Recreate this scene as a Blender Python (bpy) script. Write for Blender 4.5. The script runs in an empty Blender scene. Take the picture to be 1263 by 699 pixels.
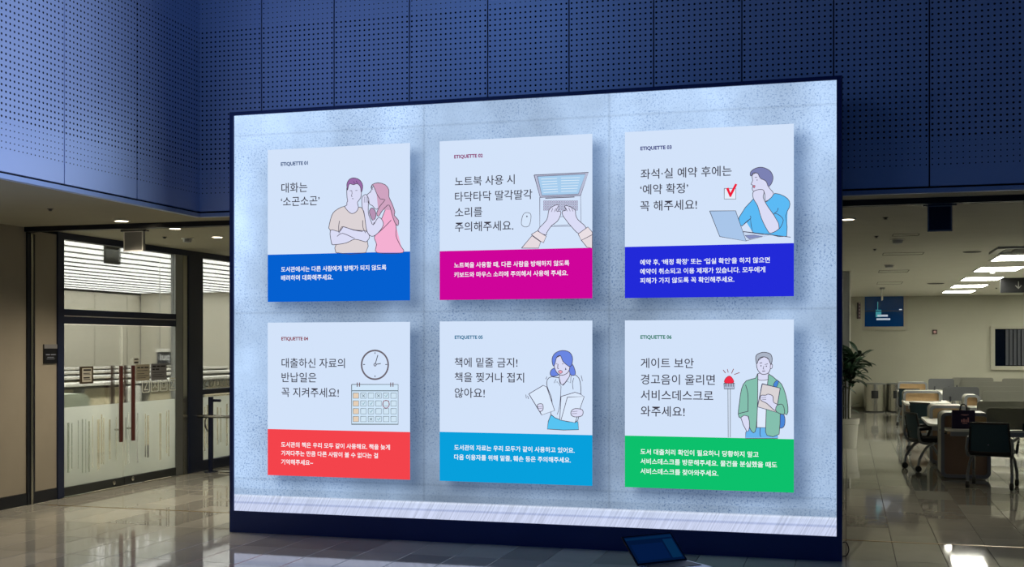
import bpy, bmesh, math, random
from mathutils import Vector, Matrix
random.seed(7)
SC = bpy.context.scene
COL = SC.collection
# ------------------------------------------------------------------ camera
CX, HY, HC, F, VPY = 631.5, 425.0, 1.75, 1450.0, 1045.0
TH = math.atan((VPY - CX) / F); S_, C_ = math.sin(TH), math.cos(TH)
cam = bpy.data.cameras.new('camera'); cam.sensor_width = 36; cam.lens = F / 1263 * 36
cam.shift_y = (HY - 349.5) / 1263; cam.clip_end = 200
co = bpy.data.objects.new('camera', cam); co.location = (0, 0, HC)
co.rotation_euler = (math.pi / 2, 0, TH); COL.objects.link(co); SC.camera = co
# ------------------------------------------------------------------ world, exposure, area lights
W = bpy.data.worlds.new('world'); SC.world = W; W.use_nodes = True
W.node_tree.nodes['Background'].inputs[0].default_value = (0.10, 0.26, 0.75, 1)
W.node_tree.nodes['Background'].inputs[1].default_value = 0.08
SC.view_settings.view_transform = 'Standard'; SC.view_settings.look = 'None'
SC.view_settings.exposure = 0.0; SC.view_settings.gamma = 1.0
SC.view_settings.use_curve_mapping = False

def area(name, loc, rot, size, power, col, sy=None, spread=None):
    l = bpy.data.lights.new(name, 'AREA'); l.energy = power; l.color = col; l.size = size
    if sy: l.shape = 'RECTANGLE'; l.size_y = sy
    if spread: l.spread = spread
    o = bpy.data.objects.new(name, l); o.location = loc; o.rotation_euler = rot; COL.objects.link(o); return o

area('added_hall_fill', (-4.4, 5.2, 6.3), (math.radians(58), 0, math.radians(-6)), 2.0, 17, (0.22, 0.44, 1.0), 1.5)  # unseen blue fill added to brighten the upper back wall

def spot(name, loc, target, power, col, deg, blend, soft=.15):
    l = bpy.data.lights.new(name, 'SPOT'); l.energy = power; l.color = col; l.spot_size = math.radians(deg); l.spot_blend = blend; l.shadow_soft_size = soft
    o = bpy.data.objects.new(name, l); o.location = loc
    o.rotation_euler = (Vector(target) - Vector(loc)).to_track_quat('-Z', 'Y').to_euler(); COL.objects.link(o); return o
spot('added_wall_fill', (2.6, 4.0, 1.2), (-6.2, 6.25, 4.1), 3300, (0.50, 0.64, 1.0), 36, .85)  # added spot without a fixture, gives the left wall its blue glow
area('added_inner_fill', (-8.95, 14.0, 2.97), (0, math.radians(62), 0), .25, 220, (1, .97, .84), 6.0)  # fill light added inside the glass room to brighten the counters

# ------------------------------------------------------------------ helpers
def P(x, D):
    l = (x - CX) / F * D
    return (-S_ * D + C_ * l, C_ * D + S_ * l)
def on_y(x, y, Y):
    D = Y / P(x, 1)[1]; return Vector((P(x, D)[0], Y, HC + D * (HY - y) / F))
def on_x(x, y, X):
    D = X / P(x, 1)[0]; return Vector((X, P(x, D)[1], HC + D * (HY - y) / F))
def on_z(x, y, z):
    D = F * (z - HC) / (HY - y); p = P(x, D); return Vector((p[0], p[1], z))
def at(x, y, D):
    p = P(x, D); return Vector((p[0], p[1], HC + D * (HY - y) / F))

def lin(c):
    if isinstance(c, str): c = [int(c[i:i + 2], 16) for i in (0, 2, 4)]
    return tuple((v / 255 / 12.92) if v / 255 <= .04045 else ((v / 255 + .055) / 1.055) ** 2.4 for v in c)
MATS = {}
def mat(name, col, rough=.5, metal=0, spec=.5, noise=0, nscale=8, bump=0, rnd=0, trans=0):
    if name in MATS: return MATS[name]
    m = bpy.data.materials.new(name); m.use_nodes = True; nt = m.node_tree; b = nt.nodes['Principled BSDF']
    c = lin(col) if not isinstance(col, tuple) else col
    b.inputs['Base Color'].default_value = (*c, 1); b.inputs['Roughness'].default_value = rough
    b.inputs['Metallic'].default_value = metal; b.inputs['Specular IOR Level'].default_value = spec
    if noise or rnd:
        tc = nt.nodes.new('ShaderNodeTexCoord'); n = nt.nodes.new('ShaderNodeTexNoise')
        n.inputs['Scale'].default_value = nscale; n.inputs['Detail'].default_value = 5
        nt.links.new(tc.outputs['Object'], n.inputs['Vector'])
        h = nt.nodes.new('ShaderNodeHueSaturation'); h.inputs['Color'].default_value = (*c, 1)
        mr = nt.nodes.new('ShaderNodeMapRange'); mr.inputs['From Min'].default_value = .25; mr.inputs['From Max'].default_value = .75
        mr.inputs['To Min'].default_value = 1 - noise; mr.inputs['To Max'].default_value = 1 + noise
        nt.links.new(n.outputs['Fac'], mr.inputs['Value']); v = mr.outputs[0]
        if rnd:
            oi = nt.nodes.new('ShaderNodeObjectInfo'); r = nt.nodes.new('ShaderNodeMapRange')
            r.inputs['To Min'].default_value = -rnd; r.inputs['To Max'].default_value = rnd
            nt.links.new(oi.outputs['Random'], r.inputs['Value'])
            a = nt.nodes.new('ShaderNodeMath'); nt.links.new(v, a.inputs[0]); nt.links.new(r.outputs[0], a.inputs[1]); v = a.outputs[0]
        nt.links.new(v, h.inputs['Value']); nt.links.new(h.outputs[0], b.inputs['Base Color'])
        if bump:
            bp = nt.nodes.new('ShaderNodeBump'); bp.inputs['Strength'].default_value = bump; bp.inputs['Distance'].default_value = .01
            nt.links.new(n.outputs['Fac'], bp.inputs['Height']); nt.links.new(bp.outputs[0], b.inputs['Normal'])
    MATS[name] = m; return m
def emi(name, col, s=1.0):
    if name in MATS: return MATS[name]
    m = bpy.data.materials.new(name); m.use_nodes = True; nt = m.node_tree
    for n in list(nt.nodes): nt.nodes.remove(n)
    e = nt.nodes.new('ShaderNodeEmission'); o = nt.nodes.new('ShaderNodeOutputMaterial')
    c = lin(col) if not isinstance(col, tuple) else col
    e.inputs[0].default_value = (*c, 1); e.inputs[1].default_value = s; nt.links.new(e.outputs[0], o.inputs[0])
    MATS[name] = m; return m
def ink(c): return emi('screen_ink_' + c, c)
def glass(name, tint=(1, 1, 1), refl=.6):
    m = bpy.data.materials.new(name); m.use_nodes = True; nt = m.node_tree
    for n in list(nt.nodes): nt.nodes.remove(n)
    t = nt.nodes.new('ShaderNodeBsdfTransparent'); t.inputs[0].default_value = (*tint, 1)
    g = nt.nodes.new('ShaderNodeBsdfGlossy'); g.inputs['Roughness'].default_value = .01
    f = nt.nodes.new('ShaderNodeFresnel'); f.inputs[0].default_value = 1.5
    k = nt.nodes.new('ShaderNodeMath'); k.operation = 'MULTIPLY'; k.inputs[1].default_value = refl
    x = nt.nodes.new('ShaderNodeMixShader'); o = nt.nodes.new('ShaderNodeOutputMaterial')
    nt.links.new(f.outputs[0], k.inputs[0]); nt.links.new(k.outputs[0], x.inputs[0])
    nt.links.new(t.outputs[0], x.inputs[1]); nt.links.new(g.outputs[0], x.inputs[2]); nt.links.new(x.outputs[0], o.inputs[0])
    MATS[name] = m; return m

def link(name, me, m, parent=None):
    o = bpy.data.objects.new(name, me); COL.objects.link(o)
    ms = m if isinstance(m, (list, tuple)) else [m]
    if not me.materials:
        for q in ms: me.materials.append(q)
    if parent: o.parent = parent
    return o
def obj(name, bm, m, parent=None, local=False):
    """one mesh object; geometry in bm is in world coordinates unless local; origin goes to the parent or to its own base"""
    me = bpy.data.meshes.new(name)
    off = Vector((0, 0, 0))
    if not local:
        if parent:
            p = parent
            while p: off += p.location; p = p.parent
        elif bm.verts:
            xs = [v.co for v in bm.verts]
            off = Vector(((min(v.x for v in xs) + max(v.x for v in xs)) / 2, (min(v.y for v in xs) + max(v.y for v in xs)) / 2, min(v.z for v in xs)))
        bmesh.ops.translate(bm, verts=bm.verts, vec=-off)
    sm_ = any(f.smooth for f in bm.faces)
    bm.to_mesh(me); bm.free()
    if sm_: me.set_sharp_from_angle(angle=.7)
    o = link(name, me, m, parent)
    if not local and not parent: o.location = off
    return o
def thing(name, label, cat, loc=(0, 0, 0), rz=0, group=None):
    o = bpy.data.objects.new(name, None); COL.objects.link(o); o.location = loc; o.rotation_euler = (0, 0, rz)
    o.empty_display_size = .1; tag(o, label, cat, group); return o
def tag(o, label, cat=None, group=None, kind=None):
    if label: o['label'] = label
    if cat: o['category'] = cat
    if group: o['group'] = group
    if kind: o['kind'] = kind
    return o
def struct(name, bm, m):
    o = obj(name, bm, m); o['kind'] = 'structure'; return o
def B(): return bmesh.new()
def box(bm, x0, x1, y0, y1, z0, z1, bev=0, mi=0):
    r = bmesh.ops.create_cube(bm, size=1)
    vs = r['verts']
    for v in vs: v.co = Vector(((x0 + x1) / 2 + v.co.x * (x1 - x0), (y0 + y1) / 2 + v.co.y * (y1 - y0), (z0 + z1) / 2 + v.co.z * (z1 - z0)))
    fs = {f for v in vs for f in v.link_faces}
    for f in fs: f.material_index = mi
    if bev:
        es = {e for v in vs for e in v.link_edges}
        bmesh.ops.bevel(bm, geom=list(es), offset=bev, segments=2, affect='EDGES', profile=.5)
    return bm
def bx(*a, **k): return box(B(), *a, **k)
def prism(bm, pts, axis, a0, a1, mi=0):
    """polygon pts (2-D) extruded along axis: 'x' -> pts (y,z), 'y' -> (x,z), 'z' -> (x,y)"""
    def v(p, a): return {'x': (a, p[0], p[1]), 'y': (p[0], a, p[1]), 'z': (p[0], p[1], a)}[axis]
    A = [bm.verts.new(v(p, a0)) for p in pts]; Bv = [bm.verts.new(v(p, a1)) for p in pts]
    fs = [bm.faces.new(A), bm.faces.new(Bv[::-1])]
    n = len(pts)
    for i in range(n): fs.append(bm.faces.new((A[i], Bv[i], Bv[(i + 1) % n], A[(i + 1) % n])))
    for f in fs: f.material_index = mi
    bmesh.ops.recalc_face_normals(bm, faces=fs)
    return bm
def rrect(x0, x1, z0, z1, r, n=5, corners=(1, 1, 1, 1)):
    out = []
    for (cx, cz, a0, on) in ((x1 - r, z0 + r, -90, corners[0]), (x1 - r, z1 - r, 0, corners[1]), (x0 + r, z1 - r, 90, corners[2]), (x0 + r, z0 + r, 180, corners[3])):
        if on:
            for i in range(n + 1):
                a = math.radians(a0 + 90 * i / n); out.append((cx + r * math.cos(a), cz + r * math.sin(a)))
        else:
            sx = 1 if cx > (x0 + x1) / 2 else -1; sz = 1 if cz > (z0 + z1) / 2 else -1
            out.append((cx + sx * r, cz + sz * r))
    return out
def ring(bm, outer, inner, axis, a0, a1):
    def v(p, a): return {'x': (a, p[0], p[1]), 'y': (p[0], a, p[1]), 'z': (p[0], p[1], a)}[axis]
    L = [[bm.verts.new(v(p, a)) for p in pts] for pts, a in ((outer, a0), (inner, a0), (inner, a1), (outer, a1))]
    n = len(outer); fs = []
    for k in range(4):
        A, Q = L[k], L[(k + 1) % 4]
        for i in range(n): fs.append(bm.faces.new((A[i], A[(i + 1) % n], Q[(i + 1) % n], Q[i])))
    bmesh.ops.recalc_face_normals(bm, faces=fs); return bm
def smooth_path(pts, n=4, closed=False):
    pts = [Vector(p) for p in pts]
    if len(pts) < 3: return pts
    out = []; N = len(pts); rng = N if closed else N - 1
    for i in range(rng):
        p0 = pts[i - 1] if (i > 0 or closed) else pts[0]; p1 = pts[i]; p2 = pts[(i + 1) % N]
        p3 = pts[(i + 2) % N] if (i + 2 < N or closed) else pts[-1]
        for k in range(n):
            t = k / n
            out.append(.5 * ((2 * p1) + (p2 - p0) * t + (2 * p0 - 5 * p1 + 4 * p2 - p3) * t * t + (3 * p1 - p0 - 3 * p2 + p3) * t ** 3))
    if not closed: out.append(pts[-1])
    return out
def tube(bm, pts, r, seg=8, smooth=0, flat=1.0):
    pts = smooth_path(pts, smooth) if smooth else [Vector(p) for p in pts]
    rings = []; n = len(pts)
    for i, p in enumerate(pts):
        d = (pts[min(i + 1, n - 1)] - pts[max(i - 1, 0)]).normalized()
        up = Vector((0, 0, 1)) if abs(d.z) < .95 else Vector((1, 0, 0))
        a = d.cross(up).normalized(); b = a.cross(d)
        rr = r[i * (len(r) - 1) // max(1, n - 1)] if isinstance(r, (list, tuple)) else r
        rings.append([bm.verts.new(p + (a * math.cos(2 * math.pi * k / seg) + b * flat * math.sin(2 * math.pi * k / seg)) * rr) for k in range(seg)])
    fs = []
    for i in range(n - 1):
        for k in range(seg):
            fs.append(bm.faces.new((rings[i][k], rings[i][(k + 1) % seg], rings[i + 1][(k + 1) % seg], rings[i + 1][k])))
    fs.append(bm.faces.new(rings[0][::-1])); fs.append(bm.faces.new(rings[-1]))
    for f in fs: f.smooth = True
    return bm
def lathe(bm, prof, c=(0, 0, 0), seg=32, axis='z'):
    rings = []
    for r, z in prof:
        ring_ = []
        for k in range(seg):
            a = 2 * math.pi * k / seg; u, w = max(r, 1e-4) * math.cos(a), max(r, 1e-4) * math.sin(a)
            p = {'z': (u, w, z), 'y': (u, z, w), 'x': (z, u, w)}[axis]
            ring_.append(bm.verts.new((p[0] + c[0], p[1] + c[1], p[2] + c[2])))
        rings.append(ring_)
    fs = []
    for i in range(len(rings) - 1):
        for k in range(seg):
            f = bm.faces.new((rings[i][k], rings[i][(k + 1) % seg], rings[i + 1][(k + 1) % seg], rings[i + 1][k])); f.smooth = True; fs.append(f)
    fs.append(bm.faces.new(rings[0][::-1])); fs.append(bm.faces.new(rings[-1]))
    bmesh.ops.recalc_face_normals(bm, faces=fs)
    return bm
def dup_tree(o, parent=None):
    c = o.copy(); COL.objects.link(c)
    if parent: c.parent = parent
    for ch in list(o.children): dup_tree(ch, c)
    return c
_tc = {}
def text_mesh(s, bold=0.0):
    """glyph outlines of the built-in font as a flat mesh in the XY plane; returns verts, faces, bounds"""
    key = (s, bold)
    if key in _tc: return _tc[key]
    cu = bpy.data.curves.new('glyphs', 'FONT'); cu.body = s; cu.size = 1; cu.offset = bold; cu.resolution_u = 3
    o = bpy.data.objects.new('glyphs', cu); COL.objects.link(o); bpy.context.view_layer.update()
    me = bpy.data.meshes.new_from_object(o.evaluated_get(bpy.context.evaluated_depsgraph_get()))
    vs = [v.co.copy() for v in me.vertices]; fs = [tuple(p.vertices) for p in me.polygons]
    bpy.data.objects.remove(o); bpy.data.curves.remove(cu); bpy.data.meshes.remove(me)
    b = (min(v.x for v in vs), max(v.x for v in vs), min(v.y for v in vs), max(v.y for v in vs))
    _tc[key] = (vs, fs, b); return _tc[key]
def put_text(bm, s, origin, right, up, width, bold=0.0, centre_y=True, mi=0, height=None):
    """text starting at origin running along right, vertically centred on origin, scaled to width"""
    vs, fs, b = text_mesh(s, bold); k = width / (b[1] - b[0]); ky = (height / (b[3] - b[2])) if height else k
    nv = [bm.verts.new(origin + right * ((v.x - b[0]) * k) + up * ((v.y - (b[2] + b[3]) / 2) * ky)) for v in vs]
    for f in fs:
        try: q = bm.faces.new([nv[i] for i in f]); q.material_index = mi
        except ValueError: pass

# ------------------------------------------------------------------ key planes
XL, YB, ZS, ZC = -6.20, 10.40, 3.06, 3.03       # upper hall wall left, upper hall wall back, its lower edge, soffit height
XG, YR, YF = -8.62, 10.87, 32.7                 # glazed wall, rail line, far wall of reading room
YS = 9.88                                       # screen face
HALLTOP = 6.6

# ------------------------------------------------------------------ materials
def perforated(name, axis, u0):
    m = bpy.data.materials.new(name); m.use_nodes = True; nt = m.node_tree; b = nt.nodes['Principled BSDF']
    geo = nt.nodes.new('ShaderNodeNewGeometry'); sep = nt.nodes.new('ShaderNodeSeparateXYZ'); nt.links.new(geo.outputs['Position'], sep.inputs[0])
    def M(op, a, c=None, d=None):
        n = nt.nodes.new('ShaderNodeMath'); n.operation = op
        for i, v in enumerate((a, c, d)):
            if v is None: continue
            if isinstance(v, (int, float)): n.inputs[i].default_value = v
            else: nt.links.new(v, n.inputs[i])
        return n.outputs[0]
    u = sep.outputs[axis]; z = sep.outputs['Z']; p = .04825
    fu = M('SUBTRACT', M('FRACT', M('DIVIDE', M('SUBTRACT', u, u0), p)), .5)
    fz = M('SUBTRACT', M('FRACT', M('DIVIDE', M('SUBTRACT', z, 3.23), p)), .5)
    d = M('SQRT', M('ADD', M('MULTIPLY', fu, fu), M('MULTIPLY', fz, fz)))
    big = M('MULTIPLY', M('GREATER_THAN', z, 3.23 + 5 * p), M('LESS_THAN', z, 3.23 + 34 * p))
    small = M('MULTIPLY', M('GREATER_THAN', z, 3.23), M('LESS_THAN', z, 3.23 + 44 * p))
    r = M('MAXIMUM', M('MULTIPLY', big, .195), M('MULTIPLY', small, .125))
    hole = M('LESS_THAN', d, r)
    mx = nt.nodes.new('ShaderNodeMix'); mx.data_type = 'RGBA'; nt.links.new(hole, mx.inputs[0])
    n = nt.nodes.new('ShaderNodeTexNoise'); n.inputs['Scale'].default_value = 1.3; nt.links.new(geo.outputs['Position'], n.inputs['Vector'])
    cr = nt.nodes.new('ShaderNodeMix'); cr.data_type = 'RGBA'; nt.links.new(n.outputs['Fac'], cr.inputs[0])
    cr.inputs[6].default_value = (.56, .65, .88, 1); cr.inputs[7].default_value = (.62, .70, .91, 1)
    nt.links.new(cr.outputs[2], mx.inputs[6]); mx.inputs[7].default_value = (.006, .008, .014, 1)
    nt.links.new(mx.outputs[2], b.inputs['Base Color']); b.inputs['Roughness'].default_value = .42
    inv = M('SUBTRACT', 1.0, hole); nt.links.new(inv, b.inputs['Specular IOR Level']); nt.links.new(M('MULTIPLY', inv, .35), b.inputs['Metallic'])
    return m
SEAM0 = -5.516; PW = .772
M_back = perforated('perforated_panel_back', 'X', SEAM0)
M_left = perforated('perforated_panel_left', 'Y', 8.30)
M_seam = mat('seam_black', '0a0d18', .9)
M_trim = mat('painted_metal_trim', (.42, .52, .72), .4)
M_soffit = mat('soffit_paint', '9c9884', .8, noise=.04, nscale=2)
M_dark = mat('dark_metal', '11151f', .35, spec=.5)
M_navy = mat('navy_frame', '1b3676', .45)
M_post = mat('dark_blue_post', '101b38', .45)
M_chrome = mat('brushed_steel', 'b8b6ae', .25, metal=1)
M_steel = mat('grey_steel', '8d8f8e', .4, metal=.7)
M_beige = mat('beige_wall_panel', '8f887a', .7, noise=.05, nscale=3)
M_beigeL = mat('pale_wall_panel', 'd8d4c6', .7, noise=.03, nscale=1)
M_wallR = mat('reading_room_paint', 'a2a192', .85, noise=.05, nscale=1.2)
M_ceilR = mat('reading_ceiling', 'b4b3a6', .85, noise=.03, nscale=3)
M_white = mat('white_laminate', 'f0eee6', .35)
M_glass = glass('clear_glass', (.95, .965, .955), .8)
M_black = mat('black_plastic', '0c0e12', .5)
M_wood = mat('maple_panel', 'c6a578', .5, noise=.12, nscale=6)
M_brown = mat('brown_panel', '8f7764', .5, noise=.1, nscale=5)
M_greyf = mat('grey_screen_fabric', '7d7d76', .9, noise=.06, nscale=40)
def fabric(m, c):
    nt = m.node_tree; b = nt.nodes['Principled BSDF']; o = [n for n in nt.nodes if n.type == 'OUTPUT_MATERIAL'][0]
    t = nt.nodes.new('ShaderNodeBsdfTranslucent'); t.inputs[0].default_value = (*lin(c), 1); x = nt.nodes.new('ShaderNodeMixShader'); x.inputs[0].default_value = .5
    nt.links.new(b.outputs[0], x.inputs[1]); nt.links.new(t.outputs[0], x.inputs[2]); nt.links.new(x.outputs[0], o.inputs[0])
fabric(M_greyf, '86867c')
M_greyshade = mat('shaded_grey_screen_fabric', '55575a', .9, noise=.06, nscale=40)  # screen fabric in a darker grey, shade put into the colour
M_lightmet = mat('silver_frame', '9a9c9b', .35, metal=.4)

# ------------------------------------------------------------------ floor: slab + tiles
slab = struct('floor', bx(-18, 9.5, -4, 34, -.30, -.012), mat('grout', '3c3a34', .8))
def floor_mat():
    m = mat('polished_stone_tile', 'a5a49b', .07, spec=.75, noise=.10, nscale=2.2, rnd=.2)
    nt = m.node_tree; b = nt.nodes['Principled BSDF']
    n = [q for q in nt.nodes if q.type == 'TEX_NOISE'][0]
    n2 = nt.nodes.new('ShaderNodeTexNoise'); n2.inputs['Scale'].default_value = 14; n2.inputs['Detail'].default_value = 6
    tc = [q for q in nt.nodes if q.type == 'TEX_COORD'][0]; nt.links.new(tc.outputs['Object'], n2.inputs['Vector'])
    mr = nt.nodes.new('ShaderNodeMapRange'); mr.inputs['To Min'].default_value = .02; mr.inputs['To Max'].default_value = .07
    nt.links.new(n2.outputs['Fac'], mr.inputs['Value']); nt.links.new(mr.outputs[0], b.inputs['Roughness'])
    return m
M_tile = floor_mat()
TW, TL, GAP = .39, .78, .0035
def tile_bm(x, y, w=TW, l=TL):
    bm = B(); z = 0; e = .0025; x0, x1, y0, y1 = x + GAP / 2, x + w - GAP / 2, y + GAP / 2, y + l - GAP / 2
    lo = [bm.verts.new(p) for p in ((x0, y0, -.013), (x1, y0, -.013), (x1, y1, -.013), (x0, y1, -.013))]
    mi = [bm.verts.new(p) for p in ((x0, y0, -e), (x1, y0, -e), (x1, y1, -e), (x0, y1, -e))]
    hi = [bm.verts.new(p) for p in ((x0 + e, y0 + e, z), (x1 - e, y0 + e, z), (x1 - e, y1 - e, z), (x0 + e, y1 - e, z))]
    for A, Q in ((lo, mi), (mi, hi)):
        for i in range(4): bm.faces.new((A[i], A[(i + 1) % 4], Q[(i + 1) % 4], Q[i]))
    bm.faces.new(hi); return bm
_t = tile_bm(0, 0); tile_me = bpy.data.meshes.new('floor_tile'); _t.to_mesh(tile_me); _t.free(); tile_me.materials.append(M_tile)
cells = []
k0 = int((-17.5 - .0) / TW) - 1
for i in range(k0, int(9.2 / TW) + 1):
    x = i * TW - .01
    # hall: stack bond with a joint at Y = 10.0 ; reading room beyond the rail: running bond
    for j in range(-17, 1):
        y = 10.0 + j * TL
        if y < -3.4: continue
        if y + TL <= 10.01: cells.append((x, y, TW, TL))
    cells.append((x, 10.0, TW, .95))
    st = (i % 2) * TL / 2
    y = 10.99
    if st: cells.append((x, y, TW, TL / 2)); y += TL / 2
    while y < 32.6: cells.append((x, y, TW, TL)); y += TL
def project(x, y, z=0):
    D = -S_ * x + C_ * y; l = C_ * x + S_ * y
    if D < .5: return None
    return (CX + F * l / D, HY - F * (z - HC) / D, D)
def shown(c):
    q = project(c[0] + c[2] / 2, c[1] + c[3] / 2)
    if not q: return None
    x, y, D = q
    if x < -25 or x > 1290 or y > 720: return None
    yy = c[1] + c[3] / 2; xx = c[0] + c[2] / 2
    if xx < XG - .2: return None
    if yy > YS and 285 < x < 1036: return None
    return D
vis = sorted([(shown(c), c) for c in cells if shown(c)], key=lambda q: q[0])
near = [c for d, c in vis[:298]]; nearset = set(near)
short = {}
for c in near:
    key = (c[2], c[3])
    if key not in short:
        b_ = tile_bm(0, 0, c[2], c[3]); me_ = bpy.data.meshes.new('floor_tile'); b_.to_mesh(me_); b_.free(); me_.materials.append(M_tile); short[key] = me_
    o = bpy.data.objects.new('floor_tile', short[key]); COL.objects.link(o); o.parent = slab
    o.location = Vector((c[0], c[1], 0)) - slab.location
vs, fs = [], []
for c in cells:
    if c in nearset: continue
    x0, x1, y0, y1 = c[0] + GAP / 2, c[0] + c[2] - GAP / 2, c[1] + GAP / 2, c[1] + c[3] - GAP / 2; n = len(vs); e = .0025
    vs += [(x0, y0, -.012), (x1, y0, -.012), (x1, y1, -.012), (x0, y1, -.012), (x0 + e, y0 + e, 0), (x1 - e, y0 + e, 0), (x1 - e, y1 - e, 0), (x0 + e, y1 - e, 0)]
    fs += [(n + 4, n + 5, n + 6, n + 7)] + [(n + i, n + (i + 1) % 4, n + 4 + (i + 1) % 4, n + 4 + i) for i in range(4)]
me = bpy.data.meshes.new('tile_field'); me.from_pydata([Vector(v) - slab.location for v in vs], [], fs)
o = link('tile_field', me, M_tile, slab); o['kind'] = 'stuff'
o = obj('brass_joint_strip', bx(-8.4, 9, 10.952, 10.986, -.012, .001), mat('brass_strip', '8a7240', .35, metal=.7), slab)

# ------------------------------------------------------------------ upper hall walls with perforated panels
wl = struct('wall_left', bx(XL - .45, XL - .03, -4, YB, ZS, HALLTOP), M_seam)
wb = struct('wall_back', bx(XL - .45, 9.3, YB + .03, YB + .12, ZS, HALLTOP), M_seam)
ye = [YB, 9.33, 8.30]
while ye[-1] > -3.6: ye.append(ye[-1] - 1.04)
for a, b_ in zip(ye[1:], ye[:-1]):
    obj('perforated_panel', bx(XL - .028, XL, a + .007, b_ - (.007 if b_ < YB else 0), ZS + .015, HALLTOP), M_left, wl)
xe = [XL, SEAM0]
while xe[-1] < 9: xe.append(xe[-1] + PW)
for a, b_ in zip(xe[:-1], xe[1:]):
    obj('perforated_panel', bx(a + (.006 if a > XL else 0), b_ - .006, YB, YB + .028, ZS + .015, HALLTOP), M_back, wb)
struct('trim_1', bx(XL - .05, XL + .012, -4, YB + .012, ZC - .012, ZS - .004), M_trim)
struct('trim_2', bx(XL, 9.3, YB - .012, YB + .05, ZC - .012, ZS - .004), M_trim)

# ------------------------------------------------------------------ soffit / ceilings
cl = struct('ceiling', bx(-8.75, XL - .02, -4, 17, ZC, ZC + .03), M_soffit)
struct('ceiling_2', bx(XL - .02, -2.9, YB + .03, 17, ZC, ZC + .03), M_soffit)
struct('ceiling_3', bx(-2.9, 9.4, YB + .03, YF + .1, ZC, ZC + .03), M_ceilR)
rl = thing('ceiling_rail', 'long dark metal rail fixed under the soffit across the opening', 'rail', (-1, YR, 2.97))
obj('channel', bx(XG + .02, 9.2, YR - .04, YR + .03, 2.978, ZC), M_dark, rl)
obj('edge_strip', bx(XG + .02, 9.2, YR + .03, YR + .042, 2.975, 2.99), M_chrome, rl)

# ------------------------------------------------------------------ left: beige panels, posts, glazing
wg = struct('wall_left_lower', bx(XG - .25, XG - .03, -4, 11.40, 0, ZC), M_seam)
pe = [11.40, 11.005]
obj('wall_panel', bx(XG - .03, XG, 11.01, 11.40, .13, ZC - .03), M_beige, wg)
yy = 10.885
while yy > -3.5:
    obj('wall_panel', bx(XG - .03, XG, yy - 1.1, yy, .13, ZC), M_beige, wg); yy -= 1.106
bb = struct('baseboard_left', bx(XG - .03, XG + .012, -4, 11.40, 0, .125), M_dark)
o = obj('steel_post', bx(XG - .03, XG + .02, 10.885, 11.01, 0, 2.965), M_dark, wg)
obj('steel_reveal', bx(XG - .01, XG + .032, 10.93, 10.965, 0, 2.965), M_chrome, wg)
# door frame and posts
st = struct('door_frame', bx(XG - .09, XG + .02, 11.40, 11.51, 0, ZC), M_post)
obj('header', bx(XG - .09, XG + .02, 11.51, 17, 2.955, ZC), M_post, st)
obj('steel_jamb', bx(XG - .06, XG + .01, 13.84, 14.02, 0, 2.955), M_steel, st)
obj('steel_jamb', bx(XG - .06, XG + .015, 14.02, 14.14, 0, 2.955), M_chrome, st)
obj('dark_post', bx(XG - .10, XG + .03, 14.14, 14.50, 0, 2.955), M_post, st)
zt = on_x(78.7, 381, XG).z; zb = on_x(78.7, 399, XG).z; zm = on_x(78.7, 388.5, XG).z
obj('transom', bx(XG - .05, XG + .02, 11.51, 13.84, zm - .002, zt), M_post, st)
obj('transom', bx(XG - .05, XG + .02, 11.51, 13.84, zb, zm - .014), M_post, st)
obj('transom_strip', bx(XG - .04, XG + .01, 11.51, 13.84, zm - .014, zm - .002), M_white, st)
obj('transom_glass', bx(XG - .02, XG - .012, 11.51, 13.84, zt, 2.955), M_glass, st)
obj('floor_strip', bx(XG + .02, XG + .05, 11.45, 14.1, 0, .008), M_chrome, st)
M_film = bpy.data.materials.new('frosted_film'); M_film.use_nodes = True
nt = M_film.node_tree
for n in list(nt.nodes): nt.nodes.remove(n)
t_ = nt.nodes.new('ShaderNodeBsdfTransparent'); t_.inputs[0].default_value = (.9, .95, .93, 1)
d_ = nt.nodes.new('ShaderNodeBsdfDiffuse'); d_.inputs[0].default_value = (.60, .64, .62, 1)
tl_ = nt.nodes.new('ShaderNodeBsdfTranslucent'); tl_.inputs[0].default_value = (.76, .80, .77, 1)
m1 = nt.nodes.new('ShaderNodeMixShader'); m1.inputs[0].default_value = .5
m2 = nt.nodes.new('ShaderNodeMixShader'); m2.inputs[0].default_value = .80; oo = nt.nodes.new('ShaderNodeOutputMaterial')
nt.links.new(d_.outputs[0], m1.inputs[1]); nt.links.new(tl_.outputs[0], m1.inputs[2])
nt.links.new(t_.outputs[0], m2.inputs[1]); nt.links.new(m1.outputs[0], m2.inputs[2]); nt.links.new(m2.outputs[0], oo.inputs[0])
MATS['frosted_film'] = M_film
def film(y0, y1, slits, z0, z1, parent):
    bm = B(); X = XG + .004
    def q(a, b_, c, d):
        bm.faces.new([bm.verts.new(p) for p in ((X, a, c), (X, b_, c), (X, b_, d), (X, a, d))])
    cur = y0
    for (s, w, a, b_) in sorted(slits):
        if s - w / 2 <= cur or s + w / 2 >= y1: continue
        q(cur, s - w / 2, z0, z1); q(s - w / 2, s + w / 2, z0, a); q(s - w / 2, s + w / 2, b_, z1); cur = s + w / 2
    q(cur, y1, z0, z1)
    return obj('frosted_film', bm, M_film, parent)
def slits_at(pxs):
    out = []
    for i, (x, w) in enumerate(pxs):
        out.append((on_x(x, 500, XG).y, w, .24 + .12 * random.random(), .84 + .08 * random.random()))
    return out
SL = slits_at([(83.8, .04), (88.3, .02), (96, .012), (101.3, .022), (105.4, .012), (109.5, .03), (114, .014), (121, .05), (125, .03), (127.5, .025), (135, .035), (143, .012)])
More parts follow.
